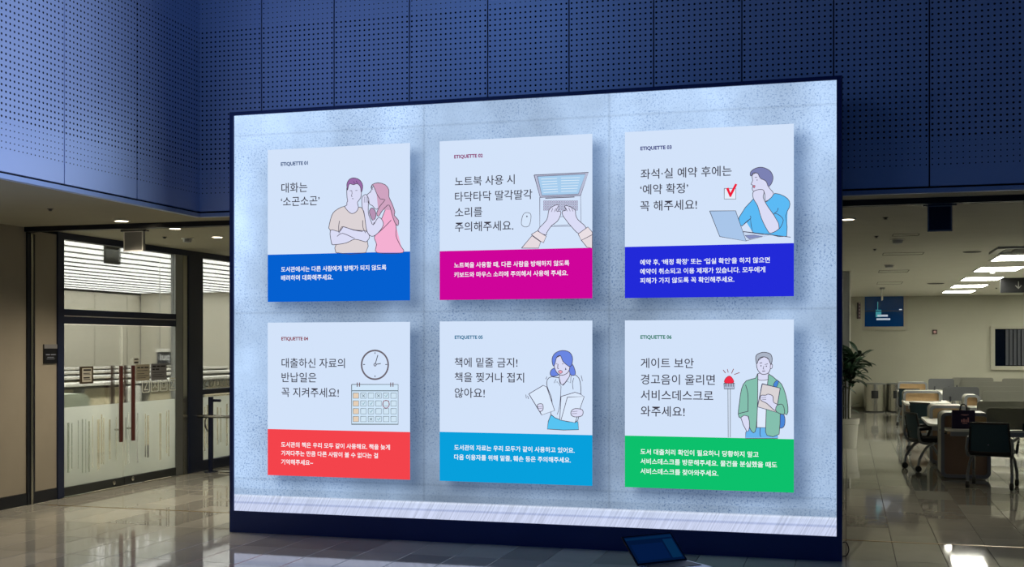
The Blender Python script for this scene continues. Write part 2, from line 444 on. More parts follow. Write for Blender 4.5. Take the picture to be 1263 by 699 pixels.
SR = slits_at([(154.8, .014), (158.5, .02), (169.3, .035), (178.9, .022), (182.2, .05), (197.4, .05), (205, .022), (207.9, .03)])
ymid = on_x(151.5, 500, XG).y
def leaf(name, y0, y1, slits, mirror):
    lf = thing(name, None, None, (XG, (y0 + y1) / 2, 0)); lf['kind'] = 'structure'
    obj('glass_pane', bx(XG - .014, XG - .002, y0, y1, .10, zb - .005), M_glass, lf)
    obj('bottom_rail', bx(XG - .04, XG + .02, y0, y1, .012, .115), mat('dark_steel', '3c3f40', .35, metal=.6), lf)
    film(y0, y1, slits, .118, 1.03, lf)
    return lf
d1 = leaf('door_1', 11.515, ymid - .004, SL, 0)
d2 = leaf('door_2', ymid + .004, 13.835, SR, 1)
M_redwood = mat('red_brown_handle', '4a211a', .4, noise=.1, nscale=20)
def handle(parent, x, ztop, zbot, off):
    y = on_x(x, 500, XG + off).y
    h = obj('door_handle', tube(B(), [(XG + off, y, zbot), (XG + off, y, ztop)], .025, 12), M_redwood, parent)
    s = B()
    for z in (zbot + .15, ztop - .15): tube(s, [(XG - .002, y, z), (XG + off, y, z)], .012, 8)
    obj('standoff', s, M_chrome, h); return h
zt1 = on_x(149, 451, XG + .09).z; zb1 = on_x(149, 545, XG + .09).z
handle(d1, 149.3, zt1, zb1, .09); handle(d2, 164.2, zt1, zb1, .09)
handle(d1, 139.3, zt1, zb1, -.10); handle(d2, 155.3, zt1, zb1, -.10)
for d, x, y in ((d1, 140, 595), (d2, 163, 590)):
    p = on_x(x, y, XG + .022); obj('lock', lathe(B(), [(.028, 0), (.028, .012), (.02, .018)], (p.x, p.y, p.z), 16, 'x'), M_chrome, d)
# small notices stuck on the doors
def plate(parent, name, x0, x1, y0, y1, m, X, t=.006):
    a = on_x(x0, y0, X); b_ = on_x(x1, y1, X)
    return obj(name, bx(X, X + t, a.y, b_.y, b_.z, a.z), m, parent), a, b_
def lines(parent, name, X, a, b_, rows, m, y_pad=.12):
    bm = B(); w = b_.y - a.y; h = a.z - b_.z
    for (f0, f1, zt_, th) in rows:
        box(bm, X, X + .002, a.y + w * f0, a.y + w * f1, a.z - h * (zt_ + th), a.z - h * zt_)
    return obj(name, bm, m, parent)
M_paper = mat('pale_paper', 'b4b2a6', .8); M_grey = mat('grey_plate', '77777a', .6); M_tan = mat('tan_plate', '97917f', .6)
M_inkd = mat('dark_print', '1a1a1c', .8)
n1, a, b_ = plate(d1, 'framed_notice', 98, 114, 452, 472.5, mat('frame_brown', '3a2f20', .5), XG + .006, .012)
w = b_.y - a.y; h = a.z - b_.z
obj('notice_sheet', bx(XG + .018, XG + .020, a.y + w * .14, b_.y - w * .14, b_.z + h * .1, a.z - h * .1), M_paper, n1)
lines(n1, 'notice_print', XG + .0205, a, b_, [(.22, .8, .16, .1), (.22, .7, .38, .04), (.22, .76, .46, .03), (.22, .7, .62, .07), (.22, .76, .74, .04)], M_inkd)
n2, a, b_ = plate(d2, 'door_notice', 167, 184, 449.5, 469, M_tan, XG + .006)
lines(n2, 'notice_print', XG + .0125, a, b_, [(.1, .3, .15, .08), (.36, .55, .15, .08), (.62, .9, .15, .08), (.1, .85, .36, .03), (.1, .6, .55, .03), (.1, .9, .68, .03), (.1, .7, .8, .03)], M_inkd)
n3, a, b_ = plate(d2, 'door_notice', 186, 205, 448.5, 468, M_grey, XG + .006)
lines(n3, 'notice_print', XG + .0125, a, b_, [(.08, .3, .12, .09), (.36, .55, .12, .09), (.6, .92, .12, .09), (.08, .22, .3, .08), (.28, .5, .3, .08), (.08, .85, .52, .03), (.08, .7, .66, .03), (.08, .85, .78, .03)], M_inkd)
n4, a, b_ = plate(d2, 'door_notice', 164.5, 170.5, 441.5, 448.5, M_paper, XG + .006)
lines(n4, 'notice_print', XG + .0125, a, b_, [(.1, .9, .1, .2), (.1, .9, .6, .3)], M_inkd)
# frosted glyph boxes and lettering on the glazing
gm = mat('frosted_letter', 'd9dcd2', .8)
bm = B(); Y_ = Vector((0, 1, 0)); Z_ = Vector((0, 0, 1))
def glyph_box(x, y, s, ch):
    p = on_x(x, y, XG + .005)
    w = s
    ring(bm, [(p.y + u, p.z + v) for u, v in rrect(-w, w, -w, w, w * .25, 3)], [(p.y + u, p.z + v) for u, v in rrect(-w * .84, w * .84, -w * .84, w * .84, w * .2, 3)], 'x', XG + .004, XG + .006)
    put_text(bm, ch, Vector((XG + .0062, p.y - w * .55, p.z)), Y_, Z_, w * 1.1)
for x, y, ch in ((180, 476, 'Z'), (191, 475, 'ㅈ'), (202, 474.2, 'ㅁ'), (213, 473.6, 'Z')): glyph_box(x, y, .085, ch)
obj('frosted_lettering', bm, gm, d2)
# far glazed bay behind the dark post, with its own lower leaf
w1 = struct('window_1', bx(XG - .014, XG - .004, 14.50, 17, 1.12, 2.955), M_glass)
obj('window_mullion', bx(XG - .05, XG + .02, 14.50, 17, on_x(236, 487.5, XG).z, on_x(236, 481, XG).z), M_post, w1)
obj('bottom_rail', bx(XG - .05, XG + .02, 14.50, 17, 0, .14), M_post, w1)
obj('lower_pane', bx(XG - .014, XG - .004, 14.50, 17, .14, 1.05), M_glass, w1)
film(14.50, 17, slits_at([(239.5, .05), (242, .03), (252, .04), (256, .07), (268, .04), (272, .03), (279.5, .05)]), .15, 1.02, w1)
bm = B(); a = on_x(237, 474, XG + .004)
put_text(bm, 'POSCO UNIVE', Vector((XG + .004, a.y, a.z)), Y_, Z_, 1.12, height=.10)
obj('frosted_lettering', bm, mat('frosted_letter_grey', 'aeb0a8', .8), w1)
# wall sign on the beige panel
ws, a, b_ = plate(None, 'wall_sign', 53, 69, 424.5, 448, mat('dark_sign', '0d0f16', .4), XG, .015)
tag(ws, 'small dark door sign on the beige panel left of the glass doors', 'sign')
w = b_.y - a.y; h = a.z - b_.z
bmx = bx(XG + .015, XG + .018, a.y, b_.y, a.z - h * .22, a.z); obj('sign_header', bmx, M_grey, ws)
bm = B()
for f0, f1, zz, th in ((.14, .44, .51, .05), (.52, .88, .51, .05), (.24, .74, .66, .03), (.2, .8, .75, .02)):
    box(bm, XG + .015, XG + .017, a.y + w * f0, a.y + w * f1, a.z - h * (zz + th), a.z - h * zz)
obj('sign_print', bm, mat('sign_grey_print', '8a90a0', .6), ws)

# ------------------------------------------------------------------ room behind the glazing
XW = -17.3
struct('wall_inner_left', bx(XW - .1, XW - .02, 6, 26.2, 0, 3.3), M_seam)
wi = bpy.data.objects['wall_inner_left']
y = on_x(117, 400, XW).y
stp = on_x(157, 400, XW).y - y
edges = [y + stp * k for k in range(-14, 9) if y + stp * k < 26.1] + [26.19]
for a, b_ in zip(edges[:-1], edges[1:]):
    obj('wall_panel', bx(XW - .02, XW, a + .012, b_ - .012, 0, 3.0), M_beigeL, wi)
struct('wall_inner_back', bx(XW, -3.0, 26.2, 26.3, 0, 3.3), M_beigeL)
struct('wall_inner_front', bx(XW, XG - .26, 6.0, 6.1, 0, 3.3), M_beigeL)
struct('wall_inner_right', bx(-3.0, -2.9, YR + .2, YF, 0, ZC), M_beigeL)
struct('wall_alcove_end', bx(XG, -3.0, 17, 17.1, 0, ZC), M_beigeL)
lc = struct('ceiling_luminous', bx(XW, XG - .1, 6.1, 26.2, 3.06, 3.12), mat('ceiling_void', '3a3c36', .9))
struct('ceiling_4', bx(XG - .1, -3.0, 17.1, 26.2, 3.06, 3.12), M_beigeL)
M_strip = emi('luminous_strip', (1.0, .985, .92), 4.0)
x = XW + .1; i = 0
M_baf = mat('grey_baffle', '50524c', .6)
while x < XG - .35:
    w = .52
    obj('light_strip', bx(x, x + w, 6.3, 26.0, 3.05, 3.056), M_strip, lc)
    obj('ceiling_baffle', bx(x + w + .03, x + w + .07, 6.3, 26.0, 3.036, 3.06), M_baf, lc)
    x += .62; i += 1
M_cream = mat('cream_partition', 'efe4c4', .6)
def counter(X, y0, y1, ztop, lab, dep=.35):
    t = thing('study_counter', lab, 'counter', (X, (y0 + y1) / 2, 0), group='counters behind the glass doors')
    obj('top', bx(X - dep / 2, X + dep / 2, y0, y1, ztop - .05, ztop, bev=.012), M_white, t)
    obj('shadow_gap', bx(X - dep / 2 + .02, X + dep / 2 - .02, y0 + .02, y1 - .02, ztop - .085, ztop - .05), M_black, t)
    obj('front_panel', bx(X - .02, X + .02, y0 + .05, y1 - .05, .15, ztop - .085), M_cream, t)
    yy = y0 + .6
    while yy < y1 - .3:
        obj('bracket', prism(B(), [(X + .02, ztop - .085), (X + dep / 2, ztop - .085), (X + dep / 2 - .02, ztop - .13), (X + .05, ztop - .42), (X + .02, ztop - .42)], 'y', yy, yy + .07), M_steel, t)
        yy += 1.7
    for yy in (y0 + .1, (y0 + y1) / 2, y1 - .16): obj('leg', bx(X - .03, X + .03, yy, yy + .06, 0, .16), M_steel, t)
counter(-10.7, 12.2, 20.5, 1.20, 'long white topped study counter nearest the glass doors')
counter(-12.5, 12.2, 24.0, 1.22, 'long white topped study counter, second row behind the glass doors')
counter(-14.3, 12.2, 25.0, 1.24, 'long white topped study counter, third row behind the glass doors')
counter(-16.1, 12.2, 25.5, 1.26, 'long white topped study counter along the far pale wall')
t = thing('low_cabinet', 'pale greenish white low cabinet with rounded top behind the left glass door', 'cabinet', (-9.55, 12.2, 0))
a = on_x(80, 483, -9.5); b_ = on_x(112, 490, -9.5)
obj('body', prism(B(), rrect(11.2, b_.y, .0, 1.12, .16, 6, (0, 1, 1, 0)), 'x', -9.85, -9.5), mat('mint_white', 'e6efd8', .5), t)
obj('plinth', bx(-9.84, -9.49, 11.25, b_.y - .05, 0, .06), M_steel, t)
t = thing('end_screen', 'white end screen with dark edge standing beside the door handles inside the glass', 'screen', (-10.1, 14.0, 0))
a = on_x(160, 475, -10.2); b_ = on_x(175, 475, -10.2)
obj('panel', prism(B(), rrect(a.y, b_.y, .0, 1.14, .06, 4, (0, 1, 1, 0)), 'x', -10.24, -10.2), M_white, t)
obj('edge_strip', bx(-10.25, -10.19, b_.y, b_.y + .04, 0, 1.1), M_dark, t)
# blue hanging sign inside
a = on_x(196, 434, -9.6); b_ = on_x(217, 450, -9.6)
t = thing('hanging_sign', 'navy sign with mirrored pale letters hanging inside the glass near the steel jamb', 'sign', (-9.6, (a.y + b_.y) / 2, b_.z))
sp_ = obj('panel', bx(-9.63, -9.6, a.y, b_.y, b_.z, a.z), mat('navy_sign', '081228', .8), t)
bm = B(); put_text(bm, 'iuq s', Vector((-9.598, a.y + .02, (a.z + b_.z) / 2 + .01)), Y_, Z_, (b_.y - a.y) * .92, .03, height=(a.z - b_.z) * .66)
obj('lettering', bm, mat('pale_letter', 'f0f2f6', .6), t)['kind'] = 'stuff'
obj('top_bar', bx(-9.64, -9.59, a.y, b_.y, a.z, a.z + .05), M_white, t)
for yy in (a.y + .05, b_.y - .05): obj('hanger', tube(B(), [(-9.615, yy, a.z + .05), (-9.615, yy, 3.0)], .006, 6), M_steel, t)

# ------------------------------------------------------------------ hanging exit-type boxes
def hang_box(x0, x1, y0, y1, Y, face, border, label, rod=.0):
    a = on_y(x0, y0, Y); b_ = on_y(x1, y1, Y)
    t = thing('hanging_sign', label, 'sign', ((a.x + b_.x) / 2, Y, b_.z))
    obj('housing', bx(a.x, b_.x, Y, Y + .05, b_.z, a.z, bev=.004), face, t)
    obj('border', ring(B(), [(a.x - .004, b_.z - .004), (b_.x + .004, b_.z - .004), (b_.x + .004, a.z), (a.x - .004, a.z)], [(a.x + .008, b_.z + .01), (b_.x - .008, b_.z + .01), (b_.x - .008, a.z - .008), (a.x + .008, a.z - .008)], 'y', Y - .004, Y + .002), border, t)
    obj('mount', bx(a.x - .04, b_.x + .04, Y - .005, Y + .055, a.z, a.z + .015), M_dark, t)
    return t
hang_box(153, 176, 285.5, 309, YR + .06, mat('grey_sign_face', '83827e', .5), M_white, 'grey hanging sign with white border under the ceiling rail on the left')
hang_box(1144.5, 1174, 254, 284.5, YR + .06, mat('navy_sign_face', '161f3a', .45), M_lightmet, 'dark navy hanging sign under the ceiling rail on the right')
p = at(140, 303, 14.9)
t = thing('hanging_sign', 'small dark hanging sign inside the room behind the transom glass', 'sign', (p.x, p.y, p.z - .22))
obj('housing', bx(p.x - .03, p.x + .0, p.y - .16, p.y + .16, p.z - .23, p.z), mat('slate_face', '070808', .9, spec=.05), t)
obj('hanger', tube(B(), [(p.x - .015, p.y, p.z), (p.x - .015, p.y, 3.02)], .008, 6), M_steel, t)

# ------------------------------------------------------------------ downlights and ceiling devices
M_lamp = emi('downlight_glow', (1.0, .86, .62), 14)
def downlight(x, y, label, power=14, r=.085):
    c = on_z(x, y, ZC)
    t = thing('downlight', label, 'ceiling light', (c.x, c.y, ZC - .012), group=None)
    obj('trim_ring', ring(B(), [(r * math.cos(a_), r * math.sin(a_)) for a_ in [k * math.pi / 12 for k in range(24)]], [(.8 * r * math.cos(a_), .8 * r * math.sin(a_)) for a_ in [k * math.pi / 12 for k in range(24)]], 'z', 0, .012), M_white, t, local=True)
    obj('lens', lathe(B(), [(.8 * r, .004), (.8 * r, .008)], (0, 0, 0), 24), M_lamp, t, local=True)
    l = bpy.data.lights.new('downlight_beam', 'SPOT'); l.energy = power * 6; l.color = (1, .86, .66); l.spot_size = 2.3; l.spot_blend = .8; l.shadow_soft_size = .06
    o = bpy.data.objects.new('downlight_beam', l); o.location = (c.x, c.y, ZC - .03); COL.objects.link(o)
downlight(150, 271.5, 'round recessed downlight in the soffit above the glass doors, left of the screen', 22)
downlight(216, 281.0, 'round recessed downlight just behind the ceiling rail, half hidden by it', 22, .075)
downlight(268, 291.5, 'round recessed downlight nearest the upper left edge of the big screen', 22, .075)
downlight(1046, 269.5, 'round recessed downlight just right of the big screen', 16, .075)
for Yl in (6.5, 3.5): # soffit continues toward the viewer outside the frame
    l = bpy.data.lights.new('downlight_beam', 'SPOT'); l.energy = 140; l.color = (1, .86, .64); l.spot_size = 2.3; l.spot_blend = .8; l.shadow_soft_size = .06
    o = bpy.data.objects.new('downlight_beam', l); o.location = (-7.5, Yl, ZC - .03); COL.objects.link(o)
def detector(x, y, label, r=.05, cat='smoke detector'):
    c = on_z(x, y, ZC); t = thing('smoke_detector', label, cat, (c.x, c.y, ZC - .06))
    obj('base', lathe(B(), [(r, .05), (r, .06)], (0, 0, 0), 20), M_white, t, local=True)
    obj('head', lathe(B(), [(r * .3, 0), (r * .7, .012), (r * .8, .05)], (0, 0, 0), 20), M_lightmet, t, local=True)
def sprinkler(x, y, label, r=.022):
    c = on_z(x, y, ZC); o = obj('sprinkler', lathe(B(), [(r * .4, ZC - .022), (r, ZC - .018), (r * .5, ZC - .012), (r, ZC - .006), (r * 1.5, ZC)], (c.x, c.y, 0), 12), M_dark)
    tag(o, label, 'sprinkler')
detector(231, 293.5, 'round smoke detector on the soffit beside the downlight left of the screen', .07)
detector(1107, 295, 'smoke detector on the reading room ceiling nearest the right hanging sign', .08)
detector(1096.5, 326, 'smoke detector on the reading room ceiling, farther one above the blue window', .085)
detector(1224, 334, 'smoke detector between the second and third ceiling light panels', .06)
sprinkler(62, 257.5, 'tiny dark sprinkler on the left soffit below the upper wall')
sprinkler(203, 292, 'tiny dark sprinkler on the soffit behind the rail')
sprinkler(1092.5, 268, 'tiny sprinkler on the reading room ceiling just behind the rail', .02)
sprinkler(1081, 291, 'tiny sprinkler left of the ceiling access hatch', .02)
sprinkler(1079, 307, 'tiny sprinkler farther back, left of the far smoke detector', .02)
sprinkler(1229, 355, 'tiny sprinkler near the arrow sign', .02)
def vent(x, y, w, d, label, m=M_steel):
    c = on_z(x, y, ZC); o = obj('ceiling_vent', lathe(B(), [(w * .8, ZC - .012), (w, ZC - .006), (w, ZC)], (c.x, c.y, 0), 28), m); tag(o, label, 'vent')
vent(1199, 310.3, .12, .1, 'dark round ceiling vent left of the nearest light panels', mat('vent_dark', '3a3a34', .7))
vent(1154, 349.5, .17, .1, 'dark round ceiling vent far back, left of the small light panels', MATS['vent_dark'])
def hatch(x0, x1, y0, y1, label, w=None):
    a = on_z(x0, y1, ZC); b_ = on_z(x1, y0, ZC)
    xx0, xx1 = a.x, a.x + (w or .5); y0_, y1_ = a.y, b_.y
    o = obj('ceiling_hatch', ring(B(), [(xx0, y0_), (xx1, y0_), (xx1, y1_), (xx0, y1_)], [(xx0 + .012, y0_ + .03), (xx1 - .012, y0_ + .03), (xx1 - .012, y1_ - .03), (xx0 + .012, y1_ - .03)], 'z', ZC - .004, ZC), mat('hatch_edge', '67665c', .7))
    tag(o, label, 'hatch')
hatch(1100, 1112, 288.5, 291, 'thin framed ceiling hatch above the near smoke detector', .3)
hatch(1088, 1113, 311.5, 314.5, 'thin framed ceiling hatch in the middle of the reading room ceiling', .55)
hatch(1083, 1103, 333, 336, 'thin framed ceiling hatch farther back on the reading room ceiling', .5)
hatch(1081, 1100, 347.5, 350.5, 'thin framed ceiling hatch deepest in the reading room ceiling', .5)
# air conditioning cassette
a = on_z(1231, 304, ZC)
t = thing('ceiling_cassette', 'square ceiling air conditioner with slotted grille in front of the nearest light panel', 'air conditioner', (a.x + .55, a.y + .5, ZC - .03))
obj('frame', ring(B(), [(-.55, -.5), (.55, -.5), (.55, .5), (-.55, .5)], [(-.45, -.40), (.45, -.40), (.45, .40), (-.45, .40)], 'z', 0, .03), M_lightmet, t, local=True)
obj('grille', bx(-.3, .3, -.26, .26, .005, .02), MATS['vent_dark'], t, local=True)
for sx in (-1, 1): obj('slot', bx(sx * .38 - .03, sx * .38 + .03, -.35, .35, .012, .03), M_dark, t, local=True)
# linear light panels
M_panel = emi('ceiling_panel_glow', (1.0, .98, .84), 24.0)
proto = None
lab = ['brightest nearest rectangular ceiling light at the right picture edge', 'second nearest rectangular ceiling light', 'third rectangular ceiling light back, left above the arrow sign', 'fourth rectangular ceiling light back', 'farthest rectangular ceiling light, nearest the far wall']
pts = [(1233, 314), (1209.5, 329), (1191.5, 341.5), (1177.5, 351), (1166.5, 358)]
def light_panel(x, y, label, group):
    t = thing('ceiling_light', label, 'ceiling light', (x + .34, y + .6, ZC - .012), group=group)
    obj('frame', ring(B(), [(-.36, -.62), (.36, -.62), (.36, .62), (-.36, .62)], [(-.33, -.59), (.33, -.59), (.33, .59), (-.33, .59)], 'z', 0, .012), M_lightmet, t, local=True)
    obj('diffuser', bx(-.33, .33, -.59, .59, .003, .009), M_panel, t, local=True)
    return t
for (x, y), l_ in zip(pts, lab):
    c = on_z(x, y, ZC); light_panel(c.x, c.y, l_, 'rectangular ceiling lights')
c1 = on_z(1233, 314, ZC)
for k in range(6):
    light_panel(c1.x + 3.2, c1.y - 1 + k * 2.7, 'rectangular ceiling light of the outer row, ' + ['nearest the rail', 'second from the rail', 'third from the rail', 'fourth from the rail', 'fifth from the rail', 'nearest the far wall'][k], 'ceiling lights beyond the edge')
# white projecting sign seen edge-on
a = at(1088, 356, 26.5); t = thing('projecting_sign', 'slim white sign seen edge on, hanging before the blue window', 'sign', (a.x, a.y, a.z - .3))
obj('blade', bx(a.x - .012, a.x + .012, a.y - .3, a.y + .3, at(1088, 370, 26.5).z, a.z - .02), M_white, t)
obj('ceiling_mount', bx(a.x - .05, a.x + .05, a.y - .3, a.y + .3, a.z - .02, ZC), M_steel, t)
# arrow sign
a = at(1234, 342.5, 22.6); b_ = at(1234, 361, 22.6)
t = thing('arrow_sign', 'long black hanging direction sign with a small down arrow', 'sign', (a.x + .7, a.y, b_.z))
obj('panel', bx(a.x, a.x + 1.4, a.y, a.y + .06, b_.z, a.z), M_black, t)
bm = B(); xa = a.x + .32; zc_ = (a.z + b_.z) / 2
box(bm, xa - .008, xa + .008, a.y - .003, a.y, zc_ - .06, zc_ + .07)
prism(bm, [(xa - .06, zc_ - .01), (xa, zc_ - .075), (xa + .06, zc_ - .01), (xa + .045, zc_ - .002), (xa, zc_ - .05), (xa - .045, zc_ - .002)], 'y', a.y - .003, a.y)
obj('arrow', bm, mat('arrow_grey', '8a8a86', .6), t)
for xx in (a.x + .2, a.x + 1.2): obj('hanger', tube(B(), [(xx, a.y + .03, a.z), (xx, a.y + .03, ZC)], .012, 6), M_steel, t)

# ------------------------------------------------------------------ reading room shell
wf = struct('wall_far', bx(-3, 9.4, YF, YF + .1, 0, ZC), M_wallR)
struct('wall_right', bx(9.2, 9.3, YR, YF, 0, ZC), M_wallR)
bbf = struct('baseboard_far', bx(-2.9, 9.2, YF - .015, YF, 0, .1), mat('baseboard_grey', '6d6a60', .6))
a = on_y(1063, 364, YF)
struct('trim_3', bx(-2.9, a.x, YF - .10, YF - .0, 0.1, ZC), M_wallR)
# column with pale edge near the screen
a = at(1048.5, 333, 20.5)
cc = struct('column', bx(a.x - .9, a.x, a.y, a.y + .7, 0, ZC), mat('column_paint', '87898c', .7))
obj('corner_strip', bx(a.x - .012, a.x + .012, a.y - .008, a.y + .01, 0, ZC), M_white, cc)
# far windows
def win(name, x0, x1, y0, y1, extra=None):
    a = on_y(x0, y0, YF - .02); b_ = on_y(x1, y1, YF - .02)
    o = struct(name, bx(a.x, b_.x, YF - .02, YF - .005, b_.z, a.z), mat('night_pane', '04080f', .08))
    obj('window_frame', ring(B(), [(a.x - .10, b_.z - .10), (b_.x + .10, b_.z - .10), (b_.x + .10, a.z + .06), (a.x - .10, a.z + .06)], [(a.x, b_.z), (b_.x, b_.z), (b_.x, a.z), (a.x, a.z)], 'y', YF - .07, YF - .001), mat('window_frame_paint', '9c9a8c', .6), o)
    return o, a, b_
o, a, b_ = win('window_2', 1066.5, 1114.5, 365.5, 402.5)
o.data.materials.clear(); o.data.materials.append(mat('blue_pane', '0a3f80', .05, spec=.8))
# what shows in the blue pane: reflections painted on its face as glowing patches
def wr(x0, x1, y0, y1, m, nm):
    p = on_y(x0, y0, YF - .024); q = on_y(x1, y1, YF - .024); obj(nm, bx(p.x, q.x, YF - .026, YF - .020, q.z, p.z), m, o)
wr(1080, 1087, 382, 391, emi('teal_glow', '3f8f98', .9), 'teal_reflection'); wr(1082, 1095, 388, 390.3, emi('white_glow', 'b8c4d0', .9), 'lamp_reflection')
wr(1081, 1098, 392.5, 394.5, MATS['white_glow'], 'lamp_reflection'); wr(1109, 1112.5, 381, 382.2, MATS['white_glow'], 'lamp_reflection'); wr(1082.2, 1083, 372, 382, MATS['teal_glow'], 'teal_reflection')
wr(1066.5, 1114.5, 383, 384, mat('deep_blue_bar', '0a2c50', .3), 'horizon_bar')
o, a, b_ = win('window_3', 1227, 1300, 405.5, 451.5)
bm = B(); x = on_y(1240, 410, YF).x
M_blind = mat('grey_blind', '3e4148', .8)
for k in range(14):
    obj('blind_slat', prism(B(), [(x + k * .095, YF - .06), (x + k * .095 + .08, YF - .03), (x + k * .095 + .08, YF - .027), (x + k * .095, YF - .057)], 'z', b_.z + .02, a.z - .02), M_blind, o)
bm.free()
# fire call point, vertical nameplate
a = on_y(1150, 406.5, YF - .05); b_ = on_y(1156, 412, YF - .05)
t = thing('call_point', 'small dark red fire call point on the far wall', 'call point', ((a.x + b_.x) / 2, YF - .03, b_.z))
obj('body', bx(a.x, b_.x, YF - .05, YF, b_.z, a.z, bev=.01), mat('call_red', '3a1418', .4), t)
obj('button', lathe(B(), [(.03, YF - .06), (.035, YF - .05)], ((a.x + b_.x) / 2, 0, (a.z + b_.z) / 2), 14, 'y'), mat('call_button', 'c89a96', .5), t)
a = on_y(1057, 373, YF - .12); b_ = on_y(1061.5, 393, YF - .12)
o = obj('vertical_sign', bx(a.x, b_.x, YF - .13, YF - .10, b_.z, a.z), mat('mauve_plate', '5a4550', .6)); tag(o, 'narrow vertical mauve plate on the wall left of the blue window', 'sign')
obj('dark_edge', bx(a.x, a.x + .035, YF - .135, YF - .129, b_.z, a.z), M_black, o)
bm = B()
for k in range(5): box(bm, a.x + .05, b_.x - .012, YF - .133, YF - .129, b_.z + .05 + k * .085, b_.z + .09 + k * .085)
obj('plate_print', bm, mat('plate_print', '9a8a90', .6), o)['kind'] = 'stuff'
# outlet for a little mark on the soffit
# ------------------------------------------------------------------ trash bins
def bin_(x0, x1, label):
    D = 30.4; r = (x1 - x0) / F * D / 2; c = P((x0 + x1) / 2, D + r)
    t = thing('trash_bin', label, 'trash bin', (c[0], c[1], 0), group='steel bins by the far wall')
    obj('body', lathe(B(), [(r, .03), (r, .72)], seg=32), M_chrome, t, local=True)
    obj('base', lathe(B(), [(r * .97, 0), (r * .97, .03)], seg=24), M_black, t, local=True)
    obj('lid', lathe(B(), [(r * 1.02, .72), (r * 1.02, .74), (r * .8, .755)], seg=32), M_steel, t, local=True)
    a0 = math.radians(-90); h = B()
    for k in range(6):
        b0 = a0 - .32 + k * .107; b1 = b0 + .107
        h.faces.new([h.verts.new(((r + .006) * math.cos(q), (r + .006) * math.sin(q), z)) for q, z in ((b0, .36), (b1, .36), (b1, .56), (b0, .56))])
    obj('flap', h, M_black, t, local=True)
bin_(1066, 1091.5, 'round stainless steel trash bin by the far wall, left one'); bin_(1093.5, 1117, 'round stainless steel trash bin partly behind the farthest desk')

# ------------------------------------------------------------------ potted plant
D = 20.0; c = P(1043.5, D); k = D / F
t = thing('potted_plant', 'tall leafy plant in a white tapered pot beside the right edge of the big screen', 'plant', (c[0], c[1], 0))
pot = obj('pot', lathe(B(), [(.17, 0), (.20, .40), (.215, .41), (.225, .50), (.20, .50), (.19, .46)], seg=32), mat('white_pot', 'a9a89e', .4), t, local=True)
obj('soil', lathe(B(), [(.185, .44), (.185, .46)], seg=20), mat('soil', '1b1612', .9), t, local=True)
M_leaf = mat('dark_leaf', '24402c', .4, noise=.2, nscale=5, rnd=.2); M_stem = mat('cane', '3a3a26', .7)
random.seed(3); tips = []
for i in range(7):
    a0 = i * .9; r0 = .03 + .06 * random.random(); top = 1.15 + .5 * random.random(); lean = .1 + .12 * random.random()
    p0 = (r0 * math.cos(a0), r0 * math.sin(a0), .45); p1 = (r0 * 1.4 * math.cos(a0), r0 * 1.4 * math.sin(a0), .45 + (top - .45) * .6); p2 = ((r0 + lean) * math.cos(a0), (r0 + lean) * math.sin(a0), top)
    obj('stem', tube(B(), [p0, p1, p2], .013, 6, 3), M_stem, t, local=True); tips.append((Vector(p1), Vector(p2)))
lb = B()
prof = [(0, 0), (.03, .04), (.05, .11), (.046, .17), (.024, .235), (0, .28)]
L_ = []; 
for i, (w, l) in enumerate(prof):
    zz = .05 * math.sin(l / .28 * 2.2)
    L_.append([lb.verts.new((-w, l, zz + .012)) if w else None, lb.verts.new((0, l, zz)), lb.verts.new((w, l, zz + .012)) if w else None])
for i in range(len(L_) - 1):
    A, Q = L_[i], L_[i + 1]
    for s in (0, 2):
        vsx = [v for v in (A[1], A[s], Q[s], Q[1]) if v]
        lb.faces.new(vsx if s == 2 else vsx[::-1])
leaf_me = bpy.data.meshes.new('leaf'); lb.to_mesh(leaf_me); lb.free(); leaf_me.materials.append(M_leaf)
for i in range(150):
    p1, p2 = random.choice(tips); f_ = random.random() ** .7
    p = p1.lerp(p2, f_) + Vector((random.uniform(-.04, .04), random.uniform(-.04, .04), random.uniform(-.05, .12)))
    o = bpy.data.objects.new('leaf', leaf_me); COL.objects.link(o); o.parent = t; o.location = p
    s = random.uniform(.85, 1.35); o.scale = (s, s, s)
    o.rotation_euler = (random.uniform(-.7, .75), random.uniform(-.4, .4), random.uniform(0, 6.28))
for i in range(10):
    p1, p2 = random.choice(tips); o = bpy.data.objects.new('leaf', leaf_me); COL.objects.link(o); o.parent = t
    o.location = Vector((p1.x, p1.y, .6 + .5 * random.random())); o.rotation_euler = (random.uniform(-.6, .3), 0, random.uniform(0, 6.28)); o.scale = (.7, .7, .7)

